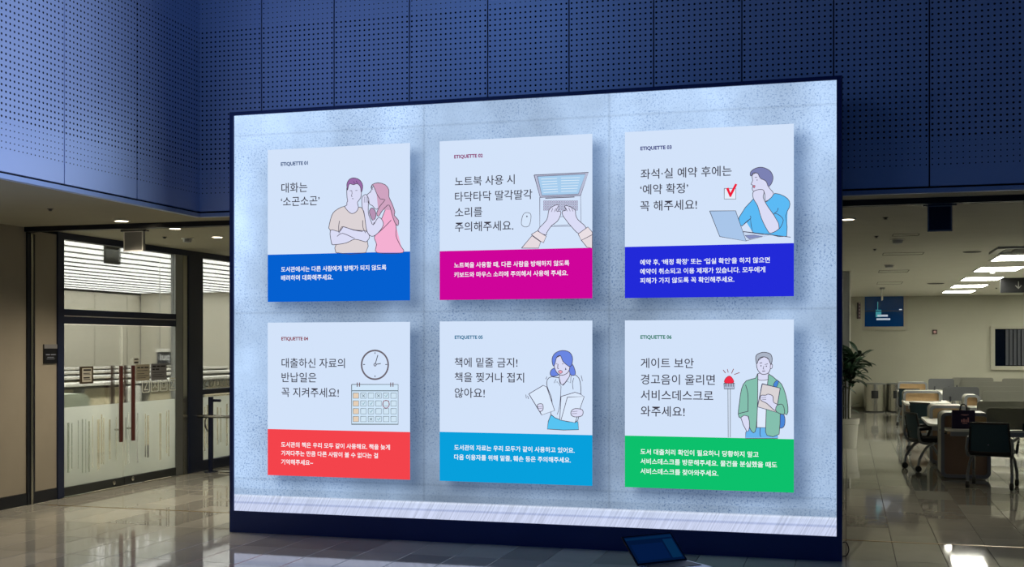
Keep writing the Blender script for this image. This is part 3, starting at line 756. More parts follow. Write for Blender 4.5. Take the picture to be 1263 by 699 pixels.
# ------------------------------------------------------------------ study desks
TOPZ = .67
M_rim = mat('steel_grey_rim', '83868a', .4, metal=.3)
def desk(x, y, w, label, top=None, div=None, dark=False, h=.86, depth=.60, frame_m=None):
    """end cabinet with its left front corner at (x, y); top = (x0,x1,y0,y1) worktop; div = list of (x0,x1,y)"""
    t = thing('study_desk', label, 'desk', (x + w / 2, y, 0), group='study desks of the reading room')
    fo = rrect(x, x + w, .02, h, .07, 5); fi = rrect(x + .035, x + w - .035, .055, h - .035, .045, 5)
    fr = obj('end_frame', ring(B(), fo, fi, 'y', y + .02, y + depth - .02), mat('pale_grey_frame', 'b4b3a8', .45), t)
    for nm, ya in (('front_rim', y - .008), ('rear_rim', y + depth - .022)):
        obj(nm, ring(B(), rrect(x - .005, x + w + .005, .015, h + .005, .073, 5), rrect(x + .038, x + w - .038, .058, h - .038, .045, 5), 'y', ya, ya + .03), M_rim, t)
    obj('lower_panel', bx(x + .036, x + w - .036, y + .025, y + .045, .056, TOPZ - .09), M_brown, t)
    obj('upper_panel', bx(x + .036, x + w - .036, y + .10, y + .12, TOPZ, h - .036), M_wood, t)
    obj('cable_port', lathe(B(), [(.014, x - .006), (.014, x + .002)], (0, y + .22, .62), 12, 'x'), M_black, t)
    for xx in (x + .08, x + w - .08): obj('foot', lathe(B(), [(.02, 0), (.02, .03)], (xx, y + depth / 2, 0), 10), M_black, t)
    if top:
        x0, x1, y0, y1 = top
        tp = obj('worktop', prism(B(), rrect(x0, x1, y0, y1, .12, 6), 'z', TOPZ - .03, TOPZ), M_white, t)
        obj('apron', bx(x0 + .05, x1 - .05, y0 + .03, y0 + .05, TOPZ - .09, TOPZ - .03), M_lightmet, tp)
        for xx, yy_ in ((x1 - .15, y0 + .1), (x1 - .15, y1 - .12)):
            obj('leg', tube(B(), [(xx, yy_, .0), (xx, yy_, TOPZ - .03)], .022, 8), M_lightmet, t)
    for dv in (div or []):
        x0, x1, yd = dv
        d = obj('divider', prism(B(), rrect(x0, x1, TOPZ + .02, .95, .05, 4, (0, 1, 1, 0)), 'y', yd, yd + .03), M_greyshade if dark else M_greyf, t)
        for xx in (x0 + .12, x1 - .14): obj('clip', bx(xx, xx + .035, yd - .015, yd + .045, TOPZ, TOPZ + .10), M_dark, d)
    return t
a = on_z(1161, 590, 0); FX, FY = a.x, a.y
W_F = .60
t = desk(FX, FY, W_F, 'nearest study desk with silver rounded end frame, wood panel and the purple bag on it', (FX + .04, FX + 3.0, FY - .34, FY + .58), None)
# rows of the screens to the right: front desks' dividers
def D_of(y, z): return F * (HC - z) / (y - HY)
def div_pt(x, y): d = D_of(y, .95); p = P(x, d); return p
p = div_pt(1217, 503)
tp = [o for o in t.children if o.name.startswith('worktop')]
d = obj('divider', prism(B(), rrect(p[0], p[0] + 1.5, TOPZ + .01, .95, .05, 4, (0, 1, 1, 0)), 'y', p[1], p[1] + .03), M_greyf, t)
for xx in (p[0] + .07, p[0] + .42): obj('clip', bx(xx, xx + .03, p[1] - .015, p[1] + .045, TOPZ, TOPZ + .09), M_dark, d)
def col_desk(x, ytop, w, label, topw, divx=None, fwd=1.9, xl=-.02):
    D = D_of(ytop, .86); p = P(x, D)
    X0, Y0 = p
    return desk(X0, Y0, w, label, (X0 + xl, X0 + topw, Y0 - fwd, Y0 + .5), [(X0 + w + .02, X0 + divx, Y0 - .1)] if divx else None, dark=True)
col_desk(1147, 500, .50, 'study desk directly behind the nearest one, its rounded white top beside the rolling chair', .47, None, D_of(500, .86) * .955 - FY + (P(1147, 1)[1] - .955) * D_of(500, .86) - .66, -.1)
col_desk(1114.5, 482, .68, 'study desk in the left column with shaded grey screen, second from the far wall', .80, 1.35, 1.2)
col_desk(1107.5, 471, .66, 'farthest study desk in the left column, nearest the steel bins', 1.0, 1.25)
D = D_of(487, .86); p = P(1177, D + .5); p2 = P(1190, D)
desk(p2[0], p2[1], .25, 'study desk with white rounded end and yellow wood, behind the purple bag', (p2[0] + .04, p2[0] + .24, p2[1] - .06, p2[1] + .5), None, depth=.55)
def row(x, y, ln, label, wt=2.4):
    X0, Y0 = div_pt(x, y)
    t = thing('screened_desk', label, 'desk', (X0 + .6, Y0, 0), group='desks with grey fabric screens')
    obj('worktop', prism(B(), rrect(X0, X0 + wt, Y0 - .42, Y0 + .42, .08, 4), 'z', TOPZ - .03, TOPZ), M_white, t)
    d = obj('divider', prism(B(), rrect(X0, X0 + ln, TOPZ + .01, .95, .05, 4, (0, 1, 1, 0)), 'y', Y0, Y0 + .03), M_greyf, t)
    for xx in (X0 + .1, X0 + ln - .15): obj('clip', bx(xx, xx + .03, Y0 - .015, Y0 + .045, TOPZ, TOPZ + .09), M_dark, d)
    for xx, yy_ in ((X0 + .05, Y0 - .35), (X0 + .05, Y0 + .35), (X0 + wt - .15, Y0 - .35), (X0 + wt - .15, Y0 + .35)):
        obj('leg', tube(B(), [(xx, yy_, 0), (xx, yy_, TOPZ - .03)], .02, 8), M_lightmet, t)
    return t
row(1205, 494.5, 1.7, 'screened desk just behind the nearest grey screen')
row(1212, 482, 1.6, 'screened desk, third grey screen from the front')
row(1198, 476, .98, 'screened desk, fourth grey screen from the front')
row(1183, 470, .94, 'screened desk, fifth grey screen from the front', 1.3)
row(1174, 465.3, .95, 'screened desk farthest back on the left, under the call point', 1.0)
row(1236, 466.5, 1.6, 'screened desk farthest back on the right, under the window with blinds')

# ------------------------------------------------------------------ chairs
M_mesh = mat('teal_black_mesh', '1c3a46', .7, noise=.15, nscale=60); M_chair = mat('chair_silver', '7c8082', .35, metal=.5); M_seat = mat('black_seat', '0b0f14', .8)
def make_chair():
    t = thing('rolling_chair', '', 'chair')
    obj('seat', bx(-.24, .24, -.22, .24, .40, .46, bev=.025), M_seat, t, local=True)
    # backrest: slightly curved mesh sheet in a dark frame; back side at -y
    def bp(u, v):   # u -1..1, v 0..1
        return Vector((u * (.235 - .02 * v), -.23 - .07 * v + .035 * (u * u), .44 + v * .36))
    n, mm = 8, 6; g = B(); V = [[g.verts.new(bp(-1 + 2 * i / n, j / mm)) for i in range(n + 1)] for j in range(mm + 1)]
    V2 = [[g.verts.new(bp(-1 + 2 * i / n, j / mm) + Vector((0, .012, 0))) for i in range(n + 1)] for j in range(mm + 1)]
    for j in range(mm):
        for i in range(n):
            g.faces.new((V[j][i], V[j][i + 1], V[j + 1][i + 1], V[j + 1][i])).smooth = True
            g.faces.new((V2[j][i + 1], V2[j][i], V2[j + 1][i], V2[j + 1][i + 1])).smooth = True
    obj('backrest', g, M_mesh, t, local=True)
    fr = B(); path = [bp(-1, v / 6) for v in range(7)] + [bp(-1 + 2 * i / 8, 1) for i in range(1, 8)] + [bp(1, v / 6) for v in range(6, -1, -1)] + [bp(1 - 2 * i / 8, 0) for i in range(1, 9)]
    tube(fr, path, .014, 6); obj('back_frame', fr, M_black, t, local=True)
    obj('back_badge', bx(-.02, .0, -.262, -.25, .53, .545), M_chrome, t, local=True)
    for s in (-1, 1):
        obj('back_support', tube(B(), [(s * .245, -.24, .62), (s * .262, -.25, .50), (s * .25, -.20, .40), (s * .22, -.02, .385)], .017, 8, 4), M_chair, t, local=True)
        obj('armrest', tube(B(), [(s * .25, -.25, .58), (s * .275, -.10, .60), (s * .285, .08, .60), (s * .28, .13, .56), (s * .265, .07, .42)], .016, 8, 4, 1.4), M_black, t, local=True)
        for fb in (-1, 1):
            lg = obj('leg', tube(B(), [(s * .22, fb * .02, .40), (s * .235, fb * .13, .33), (s * .25, fb * .22, .20), (s * .25, fb * .25, .085)], .019, 8, 4), M_chair, t, local=True)
            w = B(); lathe(w, [(.024, s * .25 - .024), (.042, s * .25 - .018), (.042, s * .25 + .018), (.024, s * .25 + .024)], (0, fb * .25, .0425), 14, 'x')
            box(w, s * .25 - .02, s * .25 + .02, fb * .25 - .018, fb * .25 + .018, .05, .085)
            obj('caster', w, M_black, lg, local=True)
    obj('underframe', tube(B(), [(-.22, 0, .39), (.22, 0, .39)], .018, 8), M_chair, t, local=True)
    return t
ch = make_chair(); first = True
def place(x, y, D, rz, label):
    global first
    t = ch if first else dup_tree(ch); first = False
    p = P(x, D); t.location = (p[0], p[1], 0); t.rotation_euler = (0, 0, math.radians(rz)); t['label'] = label; t['group'] = 'rolling mesh chairs'
    return t
place(1224, 0, 14.45, -14, 'black mesh rolling chair with its back to us, nearest one at the right edge')
place(1146, 0, 16.42, -72, 'black mesh rolling chair seen from the side, left of the nearest desk end')
place(1149, 0, 19.3, -48, 'dark mesh chair whose back shows above the second desk')
place(1126, 0, 25.4, -20, 'dark chair whose back top just shows above the farthest left desk')

# ------------------------------------------------------------------ paper bag
p = P(1174.5, 15.13); q = P(1202, 15.13)
bx0, bx1, by = p[0], q[0], p[1] + .02
t = thing('paper_bag', 'dark purple paper bag with pink print standing on the nearest desk', 'bag', ((bx0 + bx1) / 2, by + .05, TOPZ))
bh = .235; bm = B()
for a_, b2 in (((bx0, by), (bx1, by)), ((bx0, by + .085), (bx1, by + .085))): pass
box(bm, bx0, bx1, by, by + .085, TOPZ, TOPZ + bh)
top = [f for f in bm.faces if f.normal.z > .9]; bmesh.ops.delete(bm, geom=top, context='FACES_ONLY')
obj('bag_body', bm, mat('purple_paper', '2a1a3c', .5), t)
hw = (bx1 - bx0)
for yy_ in (by, by + .085):
    obj('handle', tube(B(), [(bx0 + hw * .35, yy_, TOPZ + bh - .01), (bx0 + hw * .4, yy_, TOPZ + bh + .06), (bx0 + hw * .5, yy_, TOPZ + bh + .08), (bx0 + hw * .62, yy_, TOPZ + bh + .06), (bx0 + hw * .65, yy_, TOPZ + bh - .01)], .006, 6, 3), M_black, t)
bm = B(); bc = bx0 + hw * .56
prism(bm, [(bc + .05 * math.cos(a_), TOPZ + .185 + .014 * math.sin(a_)) for a_ in [math.pi + k * math.pi / 8 for k in range(9)]], 'y', by - .002, by)
for k, (w0, hh) in enumerate(((-.045, .035), (-.02, .045), (.005, .035), (.03, .06))): box(bm, bc + w0, bc + w0 + .018, by - .002, by, TOPZ + .085, TOPZ + .085 + hh)
box(bm, bc - .03, bc + .03, by - .002, by, TOPZ + .065, TOPZ + .075)
obj('bag_print', bm, mat('pink_print', 'd79a9a', .6), t)

# ------------------------------------------------------------------ handrail gate by the far glazing
a = on_z(260, 582, 0); gx, gy = a.x, a.y
t = thing('rail_post', 'dark floor post with chrome rail by the glazing left of the screen', 'handrail', (gx, gy, 0))
k_ = 16.2 / F; ztop = at(260, 489, 16.2).z; zr = at(260, 513, 16.2).z
obj('post', tube(B(), [(gx, gy, 0), (gx, gy, ztop)], .035, 12), M_post, t)
obj('base_plate', lathe(B(), [(.09, 0), (.09, .012)], (gx, gy, 0), 20), M_post, t)
obj('arm', tube(B(), [(gx, gy, ztop - .05), (gx + .16, gy - .02, ztop - .05)], .02, 8), M_post, t)
obj('top_rail', tube(B(), [(gx - .24, gy - .05, zr), (gx + .75, gy + .05, zr)], .024, 10), M_chrome, t)
obj('pull_loop', tube(B(), [(gx - .06, gy - .02, zr - .02), (gx - .08, gy - .02, zr - .10), (gx - .05, gy, zr - .2), (gx, gy, zr - .22)], .012, 8, 4), M_chrome, t)
obj('floor_ring', tube(B(), [(gx + .12, gy, .012), (gx + .8, gy + .05, .012)], .012, 8), M_chrome, t)

# ------------------------------------------------------------------ the big screen
SX0, SX1, SZ1 = -5.562, -.043, 3.925
LX0, LX1, LZ0, LZ1 = -5.523, -.083, .198, 3.893
vw = thing('led_video_wall', 'huge freestanding lit screen showing six square library etiquette notices', 'screen', ((SX0 + SX1) / 2, YS, 0))
obj('cabinet', bx(SX0, SX1, YS + .012, YS + .30, .0, SZ1), M_navy, vw)
obj('bezel', ring(B(), [(SX0, .0), (SX1, .0), (SX1, SZ1), (SX0, SZ1)], [(LX0, LZ0), (LX1, LZ0), (LX1, LZ1), (LX0, LZ1)], 'y', YS - .02, YS + .012), M_navy, vw)
obj('side_trim', bx(SX1, SX1 + .006, YS - .01, YS + .29, 0, SZ1), M_steel, vw)
cards = [(-5.175, -3.767, 2.147, 3.557, 2.585), (-3.485, -2.101, 2.147, 3.557, 2.581), (-1.818, -.420, 2.147, 3.557, 2.581),
         (-5.175, -3.767, .541, 1.955, .968), (-3.485, -2.101, .541, 1.957, .976), (-1.818, -.420, .541, 1.957, .978)]
def sstep(a, b_, x):
    t_ = max(0, min(1, (x - a) / (b_ - a))); return t_ * t_ * (3 - 2 * t_)
def picture(x, z):
    if z < .262: return (.62, .68, .90)                     # pictured wooden floor
    if z < .30: return (.62 + 0, .70, .93) if z > .285 else (.40, .47, .72)
    if z < .352: return (.72, .80, .98) if z > .335 else (.60, .68, .90)
    u = (x - LX0) / (LX1 - LX0); v = (z - LZ0) / (LZ1 - LZ0)
    b_ = .335 + .18 * sstep(.45, 1.0, v) + .05 * math.sin(7 * u + 1.2) + .04 * math.sin(13 * u + 5 * v)
    b_ += .16 * (1 - sstep(0, .09, u)) + .05 * (1 - sstep(0, .05, abs(u - .30))); c = [b_ * .93, b_ * 1.26, b_ * 1.76]
    if .352 <= z < .42: b2 = .85; c = [q * b2 for q in c]
    for cx0, cx1, cz0, cz1, _ in cards:                      # drop shadows in the picture: down and to the right
        sx = sstep(cx0 + .02, cx0 + .16, x) * (1 - sstep(cx1 + .02, cx1 + .20, x))
        sz = sstep(cz0 - .16, cz0 - .0, z) * (1 - sstep(cz1 - .14, cz1 - .0, z))
        k_ = 1 - .55 * sx * sz; c = [c[0] * k_, c[1] * (k_ * .9 + .1), c[2] * (k_ * .75 + .25)]
    for sx_ in (-3.63, -1.955):
        if abs(x - sx_) < .008: c = [q * .82 for q in c]
    for sz_ in (3.70, 2.04, .50):
        if abs(z - sz_) < .008: c = [q * .86 for q in c]
    return c
NX, NZ = 340, 232
vs, fs, cs = [], [], []
off = vw.location
for j in range(NZ + 1):
    z = LZ0 + (LZ1 - LZ0) * j / NZ
    for i in range(NX + 1):
        x = LX0 + (LX1 - LX0) * i / NX; vs.append((x - off.x, YS - off.y, z - off.z)); cs.append(picture(x, z))
for j in range(NZ):
    for i in range(NX):
        n = j * (NX + 1) + i; fs.append((n, n + 1, n + NX + 2, n + NX + 1))
me = bpy.data.meshes.new('display_panel'); me.from_pydata(vs, [], fs)
at_ = me.color_attributes.new('picture', 'FLOAT_COLOR', 'POINT')
at_.data.foreach_set('color', [v for c in cs for v in (c[0], c[1], c[2], 1.0)])
m = bpy.data.materials.new('concrete_picture'); m.use_nodes = True; nt = m.node_tree
for n in list(nt.nodes): nt.nodes.remove(n)
N_ = nt.nodes.new; L = nt.links.new
ca = N_('ShaderNodeVertexColor'); ca.layer_name = 'picture'
tc = N_('ShaderNodeTexCoord'); e = N_('ShaderNodeEmission'); ou = N_('ShaderNodeOutputMaterial')
n1_ = N_('ShaderNodeTexNoise'); n1_.inputs['Scale'].default_value = 60; n1_.inputs['Detail'].default_value = 8; n1_.inputs['Roughness'].default_value = .75
n2_ = N_('ShaderNodeTexNoise'); n2_.inputs['Scale'].default_value = 1.6; n2_.inputs['Detail'].default_value = 5
L(tc.outputs['Object'], n1_.inputs['Vector']); L(tc.outputs['Object'], n2_.inputs['Vector'])
r1 = N_('ShaderNodeValToRGB'); r1.color_ramp.elements[0].position = .38; r1.color_ramp.elements[0].color = (.24, .34, .52, 1); r1.color_ramp.elements[1].position = .49; r1.color_ramp.elements[1].color = (1.0, 1.0, 1.0, 1)
L(n1_.outputs['Fac'], r1.inputs[0])
r2 = N_('ShaderNodeMapRange'); r2.inputs['From Min'].default_value = .3; r2.inputs['From Max'].default_value = .7; r2.inputs['To Min'].default_value = .78; r2.inputs['To Max'].default_value = 1.22
L(n2_.outputs['Fac'], r2.inputs['Value'])
sp = N_('ShaderNodeSeparateXYZ'); L(tc.outputs['Object'], sp.inputs[0])
gt = N_('ShaderNodeMath'); gt.operation = 'GREATER_THAN'; L(sp.outputs['Z'], gt.inputs[0]); gt.inputs[1].default_value = .352
# pictured floorboards: thin diagonal grain
wv = N_('ShaderNodeTexNoise'); wv.inputs['Scale'].default_value = 1.0; wv.inputs['Detail'].default_value = 4
mp = N_('ShaderNodeMapping'); mp.inputs['Rotation'].default_value = (0, math.radians(-62), 0); mp.inputs['Scale'].default_value = (3, 1, 90)
mp.vector_type = 'TEXTURE'; mp.inputs['Scale'].default_value = (.5, 1, .012)
L(tc.outputs['Object'], mp.inputs[0]); L(mp.outputs[0], wv.inputs['Vector'])
r3 = N_('ShaderNodeMapRange'); r3.inputs['From Min'].default_value = .35; r3.inputs['From Max'].default_value = .6; r3.inputs['To Min'].default_value = .78; r3.inputs['To Max'].default_value = 1.05
L(wv.outputs['Fac'], r3.inputs['Value'])
n4_ = N_('ShaderNodeTexNoise'); n4_.inputs['Scale'].default_value = 1.1; n4_.inputs['Detail'].default_value = 3; L(tc.outputs['Object'], n4_.inputs['Vector'])
r4 = N_('ShaderNodeMapRange'); r4.inputs['From Min'].default_value = .42; r4.inputs['From Max'].default_value = .62; r4.inputs['To Min'].default_value = .35; r4.inputs['To Max'].default_value = 1; L(n4_.outputs['Fac'], r4.inputs['Value'])
mm1 = N_('ShaderNodeMix'); mm1.data_type = 'RGBA'; mm1.blend_type = 'MULTIPLY'; L(r4.outputs[0], mm1.inputs[0]); L(ca.outputs[0], mm1.inputs[6]); L(r1.outputs[0], mm1.inputs[7])
vm = N_('ShaderNodeVectorMath'); vm.operation = 'SCALE'; L(mm1.outputs[2], vm.inputs[0]); L(r2.outputs[0], vm.inputs['Scale'])
lo = N_('ShaderNodeVectorMath'); lo.operation = 'SCALE'; L(ca.outputs[0], lo.inputs[0]); L(r3.outputs[0], lo.inputs['Scale'])
mm2 = N_('ShaderNodeMix'); mm2.data_type = 'RGBA'; L(gt.outputs[0], mm2.inputs[0]); L(lo.outputs[0], mm2.inputs[6]); L(vm.outputs[0], mm2.inputs[7])
L(mm2.outputs[2], e.inputs[0]); L(e.outputs[0], ou.inputs[0])
link('display_panel', me, m, vw)

X_ = Vector((1, 0, 0))
def ids(reg, s): return lambda x, y, lay=0: on_y(reg[0] + x / s, reg[1] + y / s, YS - .006 - lay * .0006)
class Art:
    def __init__(self, reg, s, clip=None): self.bm = B(); self.c = ids(reg, s); self.mats = []; self.lay = 1; self.s = s; self.clip = clip
    def mi(self, col):
        if col not in self.mats: self.mats.append(col)
        return self.mats.index(col)
    def fill(self, pts, col, sm=3):
        self.lay += 1
        P3 = smooth_path([(x, y, 0) for x, y in pts], sm, True) if sm else [Vector((x, y, 0)) for x, y in pts]
        if self.clip: P3 = [Vector((min(max(p.x, self.clip[0]), self.clip[1]), min(p.y, self.clip[2]), 0)) for p in P3]
        f = self.bm.faces.new([self.bm.verts.new(self.c(p.x, p.y, self.lay)) for p in P3]); f.material_index = self.mi(col)
        bmesh.ops.triangulate(self.bm, faces=[f])
    def line(self, pts, col='4a4450', w=5.0, sm=3, closed=False):
        self.lay += .15
        P3 = smooth_path([(x, y, 0) for x, y in pts], sm, closed) if sm else [Vector((x, y, 0)) for x, y in pts]
        if closed: P3.append(P3[0])
        n = len(P3); A = []
        for i, p in enumerate(P3):
            d = P3[min(i + 1, n - 1)] - P3[max(i - 1, 0)]
            d = d.normalized() if d.length > 1e-6 else Vector((1, 0, 0)); nn = Vector((-d.y, d.x, 0)) * w / 2
            A.append((self.bm.verts.new(self.c(p.x + nn.x, p.y + nn.y, self.lay)), self.bm.verts.new(self.c(p.x - nn.x, p.y - nn.y, self.lay))))
        for i in range(n - 1):
            f = self.bm.faces.new((A[i][0], A[i][1], A[i + 1][1], A[i + 1][0])); f.material_index = self.mi(col)
    def both(self, pts, col, w=5.0, lc='4a4450', sm=3): self.fill(pts, col, sm); self.line(pts, lc, w, sm, True)
    def done(self, parent):
        bm = self.bm
        return obj('illustration', bm, [ink(c) for c in self.mats], parent)

TXT = [
 ((320, 170), 3.33, '2b4a7a', [('ETIQUETTE 01', 88, 199, 109)], [('대화는', 90, 197, 206), ('‘소곤소곤’', 88, 247, 263)], [('도서관에서는 다른 사람에게 방해가 되지 않도록', 89, 521, 540), ('배려하며 대화해주세요.', 89, 302, 575)]),
 ((535, 160), 3.177, '8a2468', [('ETIQUETTE 02', 80, 192, 107)], [('노트북 사용 시', 83, 317, 203), ('타닥타닥 딸각딸각', 83, 386, 263), ('소리를', 83, 190, 324), ('주의해주세요.', 83, 312, 381)], [('노트북을 사용할 때, 다른 사람을 방해하지 않도록', 80, 531, 531), ('키보드와 마우스 소리에 주의해서 사용해 주세요.', 80, 526, 568)]),
 ((760, 145), 3.04, '2a2f78', [('ETIQUETTE 03', 91, 208, 117)], [('좌석·실 예약 후에는', 92, 433, 212), ('‘예약 확정’', 90, 270, 270), ('꼭 해주세요!', 90, 303, 332)], [('예약 후, ‘배정 확정’ 또는 ‘입실 확인’을 하지 않으면', 90, 576, 543), ('예약이 취소되고 이용 제재가 있습니다. 모두에게', 90, 559, 577), ('피해가 가지 않도록 꼭 확인해주세요.', 90, 443, 611)]),
 ((320, 390), 3.33, '8a3040', [('ETIQUETTE 04', 90, 200, 93)], [('대출하신 자료의', 91, 351, 191), ('반납일은', 91, 234, 250), ('꼭 지켜주세요!', 91, 326, 311)], [('도서관의 책은 우리 모두 같이 사용해요. 책을 늦게', 89, 536, 526), ('가져다주는 만큼 다른 사람이 볼 수 없다는 걸', 89, 487, 561), ('기억해주세요~', 89, 220, 597)]),
 ((535, 385), 3.177, '1f6f95', [('ETIQUETTE 05', 82, 192, 99)], [('책에 밑줄 금지!', 82, 328, 196), ('책을 찢거나 접지', 82, 354, 254), ('않아요!', 82, 200, 315)], [('도서관의 자료는 우리 모두가 같이 사용하고 있어요.', 80, 552, 529), ('다음 이용자를 위해 밑줄, 훼손 등은 주의해주세요.', 80, 537, 567)]),
 ((760, 385), 3.04, '1f7a62', [('ETIQUETTE 06', 91, 208, 94)], [('게이트 보안', 92, 291, 190), ('경고음이 울리면', 92, 370, 251), ('서비스데스크로', 92, 364, 310), ('와주세요!', 92, 257, 370)], [('도서 대출처리 확인이 필요하니 당황하지 말고', 91, 534, 522), ('서비스데스크를 방문해주세요. 물건을 분실했을 때도', 91, 603, 558), ('서비스데스크를 찾아와주세요.', 91, 383, 595)])]
BAND = ['0560d0', 'cf049a', '222ad8', 'f4444c', '08a0dc', '0dc06c']
CARDW = 'd3e3fa'
LAB = ['blue banded notice with a whispering couple', 'magenta banded notice with hands typing on a laptop', 'violet blue banded notice with a man at a laptop and a ticked box',
       'red banded notice with a clock and calendar', 'sky blue banded notice with a woman holding torn books', 'green banded notice with a man beside an alarm lamp']
card_objs = []
for i, ((x0, x1, z0, z1, zb_), tx) in enumerate(zip(cards, TXT)):
    c = obj('notice_card', bx(x0, x1, YS - .004, YS - .001, zb_, z1), ink(CARDW), vw); c['label'] = LAB[i]
    obj('colour_band', bx(x0, x1, YS - .004, YS - .001, z0, zb_), ink(BAND[i]), c)
    reg, s, ecol, et, ti, bo = tx; f_ = ids(reg, s)
    for nm, rows_, col, bold in (('heading_text', et, ecol, .034), ('title_text', ti, '3c3a46', .006), ('body_text', bo, 'f6fbff', .014)):
        bm = B()
        for (s_t, a_, b2, yc) in rows_:
            o_ = f_(a_, yc, 1); e_ = f_(b2, yc, 1); put_text(bm, s_t, o_, X_, Z_, e_.x - o_.x, bold)
        obj(nm, bm, ink(col), c)
    card_objs.append(c)
SK = 'dadcf6'; LN = '4a4458'
# --- 1 whispering couple
A = Art((400, 210), 6.66, (0, 666, 676))
A.both([(95, 676), (102, 600), (60, 605), (48, 490), (36, 475), (52, 400), (72, 350), (110, 318), (165, 296), (190, 330), (225, 355), (262, 340), (280, 304), (310, 310), (330, 370), (345, 480), (350, 560), (340, 676)], 'dcd3d6', sm=2)
A.both([(185, 265), (192, 250), (186, 215), (190, 120), (245, 85), (300, 120), (303, 210), (285, 245), (272, 265), (280, 305), (262, 340), (225, 355), (190, 330), (168, 296), (185, 285)], SK)
A.both([(188, 150), (186, 110), (205, 75), (240, 62), (285, 75), (312, 110), (314, 150), (303, 180), (296, 135), (270, 110), (240, 118), (205, 112), (192, 160)], '9a6ba8')
A.line([(225, 165), (228, 190), (222, 212), (232, 214)], LN, 4); A.line([(208, 168), (225, 166)], LN, 4); A.line([(255, 166), (272, 164)], LN, 4); A.line([(228, 232), (240, 233)], LN, 5)
A.line([(240, 90), (250, 110)], '5a3a6a', 4); A.line([(262, 85), (275, 112)], '5a3a6a', 4)
A.both([(50, 492), (120, 502), (150, 470), (160, 464), (250, 490), (345, 500), (372, 545), (350, 582), (330, 585), (250, 566), (180, 596), (85, 610), (60, 598)], SK)
A.line([(125, 510), (135, 480), (155, 462), (240, 490), (315, 502)], LN); A.line([(105, 543), (150, 517), (250, 560)], LN); A.line([(125, 415), (118, 460), (120, 515)], LN); A.line([(315, 410), (318, 470), (340, 515)], LN)
A.both([(415, 540), (440, 470), (470, 400), (520, 290), (555, 330), (575, 400), (590, 460), (590, 540), (620, 610), (645, 676), (434, 676), (430, 610), (412, 560)], 'f4b0d2')
A.both([(385, 165), (375, 180), (350, 205), (365, 240), (370, 275), (395, 290), (430, 320), (480, 260), (480, 210), (420, 140), (400, 135)], SK)
A.both([(385, 150), (392, 118), (440, 102), (500, 118), (530, 160), (530, 215), (555, 270), (580, 340), (575, 370), (610, 410), (605, 455), (580, 430), (555, 360), (540, 300), (520, 285), (470, 340), (445, 380), (430, 350), (460, 290), (500, 240), (460, 235), (430, 190), (400, 120)], 'cfa3c0', sm=2)
A.both([(370, 345), (385, 310), (410, 320), (425, 360), (415, 400), (395, 408)], 'b793b5')
A.both([(312, 310), (308, 230), (325, 205), (345, 200), (365, 235), (362, 270), (362, 350), (378, 400), (402, 448), (440, 390), (470, 400), (485, 450), (440, 515), (390, 542), (350, 500), (335, 400), (325, 340)], SK)
A.line([(330, 215), (328, 265)], LN, 3); A.line([(343, 215), (343, 265)], LN, 3); A.line([(355, 215), (358, 265)], LN, 3); A.line([(402, 448), (410, 425)], LN)
A.line([(410, 540), (480, 480), (550, 408)], LN); A.line([(352, 197), (382, 178)], LN, 3); A.line([(392, 148), (400, 160)], LN, 3)
A.done(card_objs[0])
# --- 2 laptop and hands
A = Art((635, 205), 6.66, (0, 636, 672))
A.both([(205, 255), (540, 240), (545, 490), (205, 495)], 'd2e2fa', 5, LN, 0)
A.both([(158, 72), (605, 50), (540, 240), (208, 255)], 'b8bdd6', 6, '5a5468', 0)
A.both([(185, 82), (580, 64), (522, 228), (222, 240)], 'a7cdee', 5, '6a6880', 0)
for k in range(6): A.line([(215 + k * 4, 105 + k * 22), (330, 100 + k * 22), (345 + k * 2, 99 + k * 22)], 'e9f4ff', 4); A.line([(380, 97 + k * 22), (535 - k * 5, 92 + k * 22)], 'e9f4ff', 4)
A.line([(250, 262), (490, 252)], '5a5468', 7)
for r_ in range(4):
    for k in range(15): A.both([(236 + k * 19, 284 + r_ * 21), (250 + k * 19, 283 + r_ * 21), (250 + k * 19, 298 + r_ * 21), (236 + k * 19, 299 + r_ * 21)], 'c4c6e2', 3.2, '6a5a78', 0)
A.both([(350, 415), (430, 412), (440, 480), (320, 486)], 'd6e6fb', 4, '7a7a90', 0)
A.both([(190, 525), (262, 440), (280, 360), (320, 325), (360, 318), (340, 365), (375, 370), (375, 400), (350, 450), (300, 490), (262, 545), (255, 565)], SK)
A.both([(585, 505), (520, 440), (500, 400), (495, 360), (450, 330), (410, 325), (420, 360), (390, 370), (395, 405), (420, 440), (460, 490), (530, 555)], SK)
for x in (300, 325, 350): A.line([(x, 375), (x + 12, 345)], LN, 3.5)
for x in (430, 455, 478): A.line([(x, 370), (x - 12, 340)], LN, 3.5)
A.both([(55, 672), (140, 570), (212, 620), (195, 672)], 'e6dbe0', 5, LN, 0); A.both([(135, 560), (185, 530), (258, 575), (235, 628), (205, 612)], 'e9dfe4', 5, LN, 0)
A.both([(545, 605), (636, 560), (636, 672), (592, 664)], 'e6dbe0', 5, LN, 0); A.both([(520, 555), (600, 498), (636, 540), (636, 562), (545, 608)], 'e9dfe4', 5, LN, 0)
A.both([(95, 380), (128, 390), (132, 430), (118, 485), (85, 498), (56, 480), (56, 440), (70, 395)], 'd6e6fb', 4); A.both([(96, 405), (104, 408), (102, 418), (94, 415)], LN, 2, LN, 0)
A.done(card_objs[1])
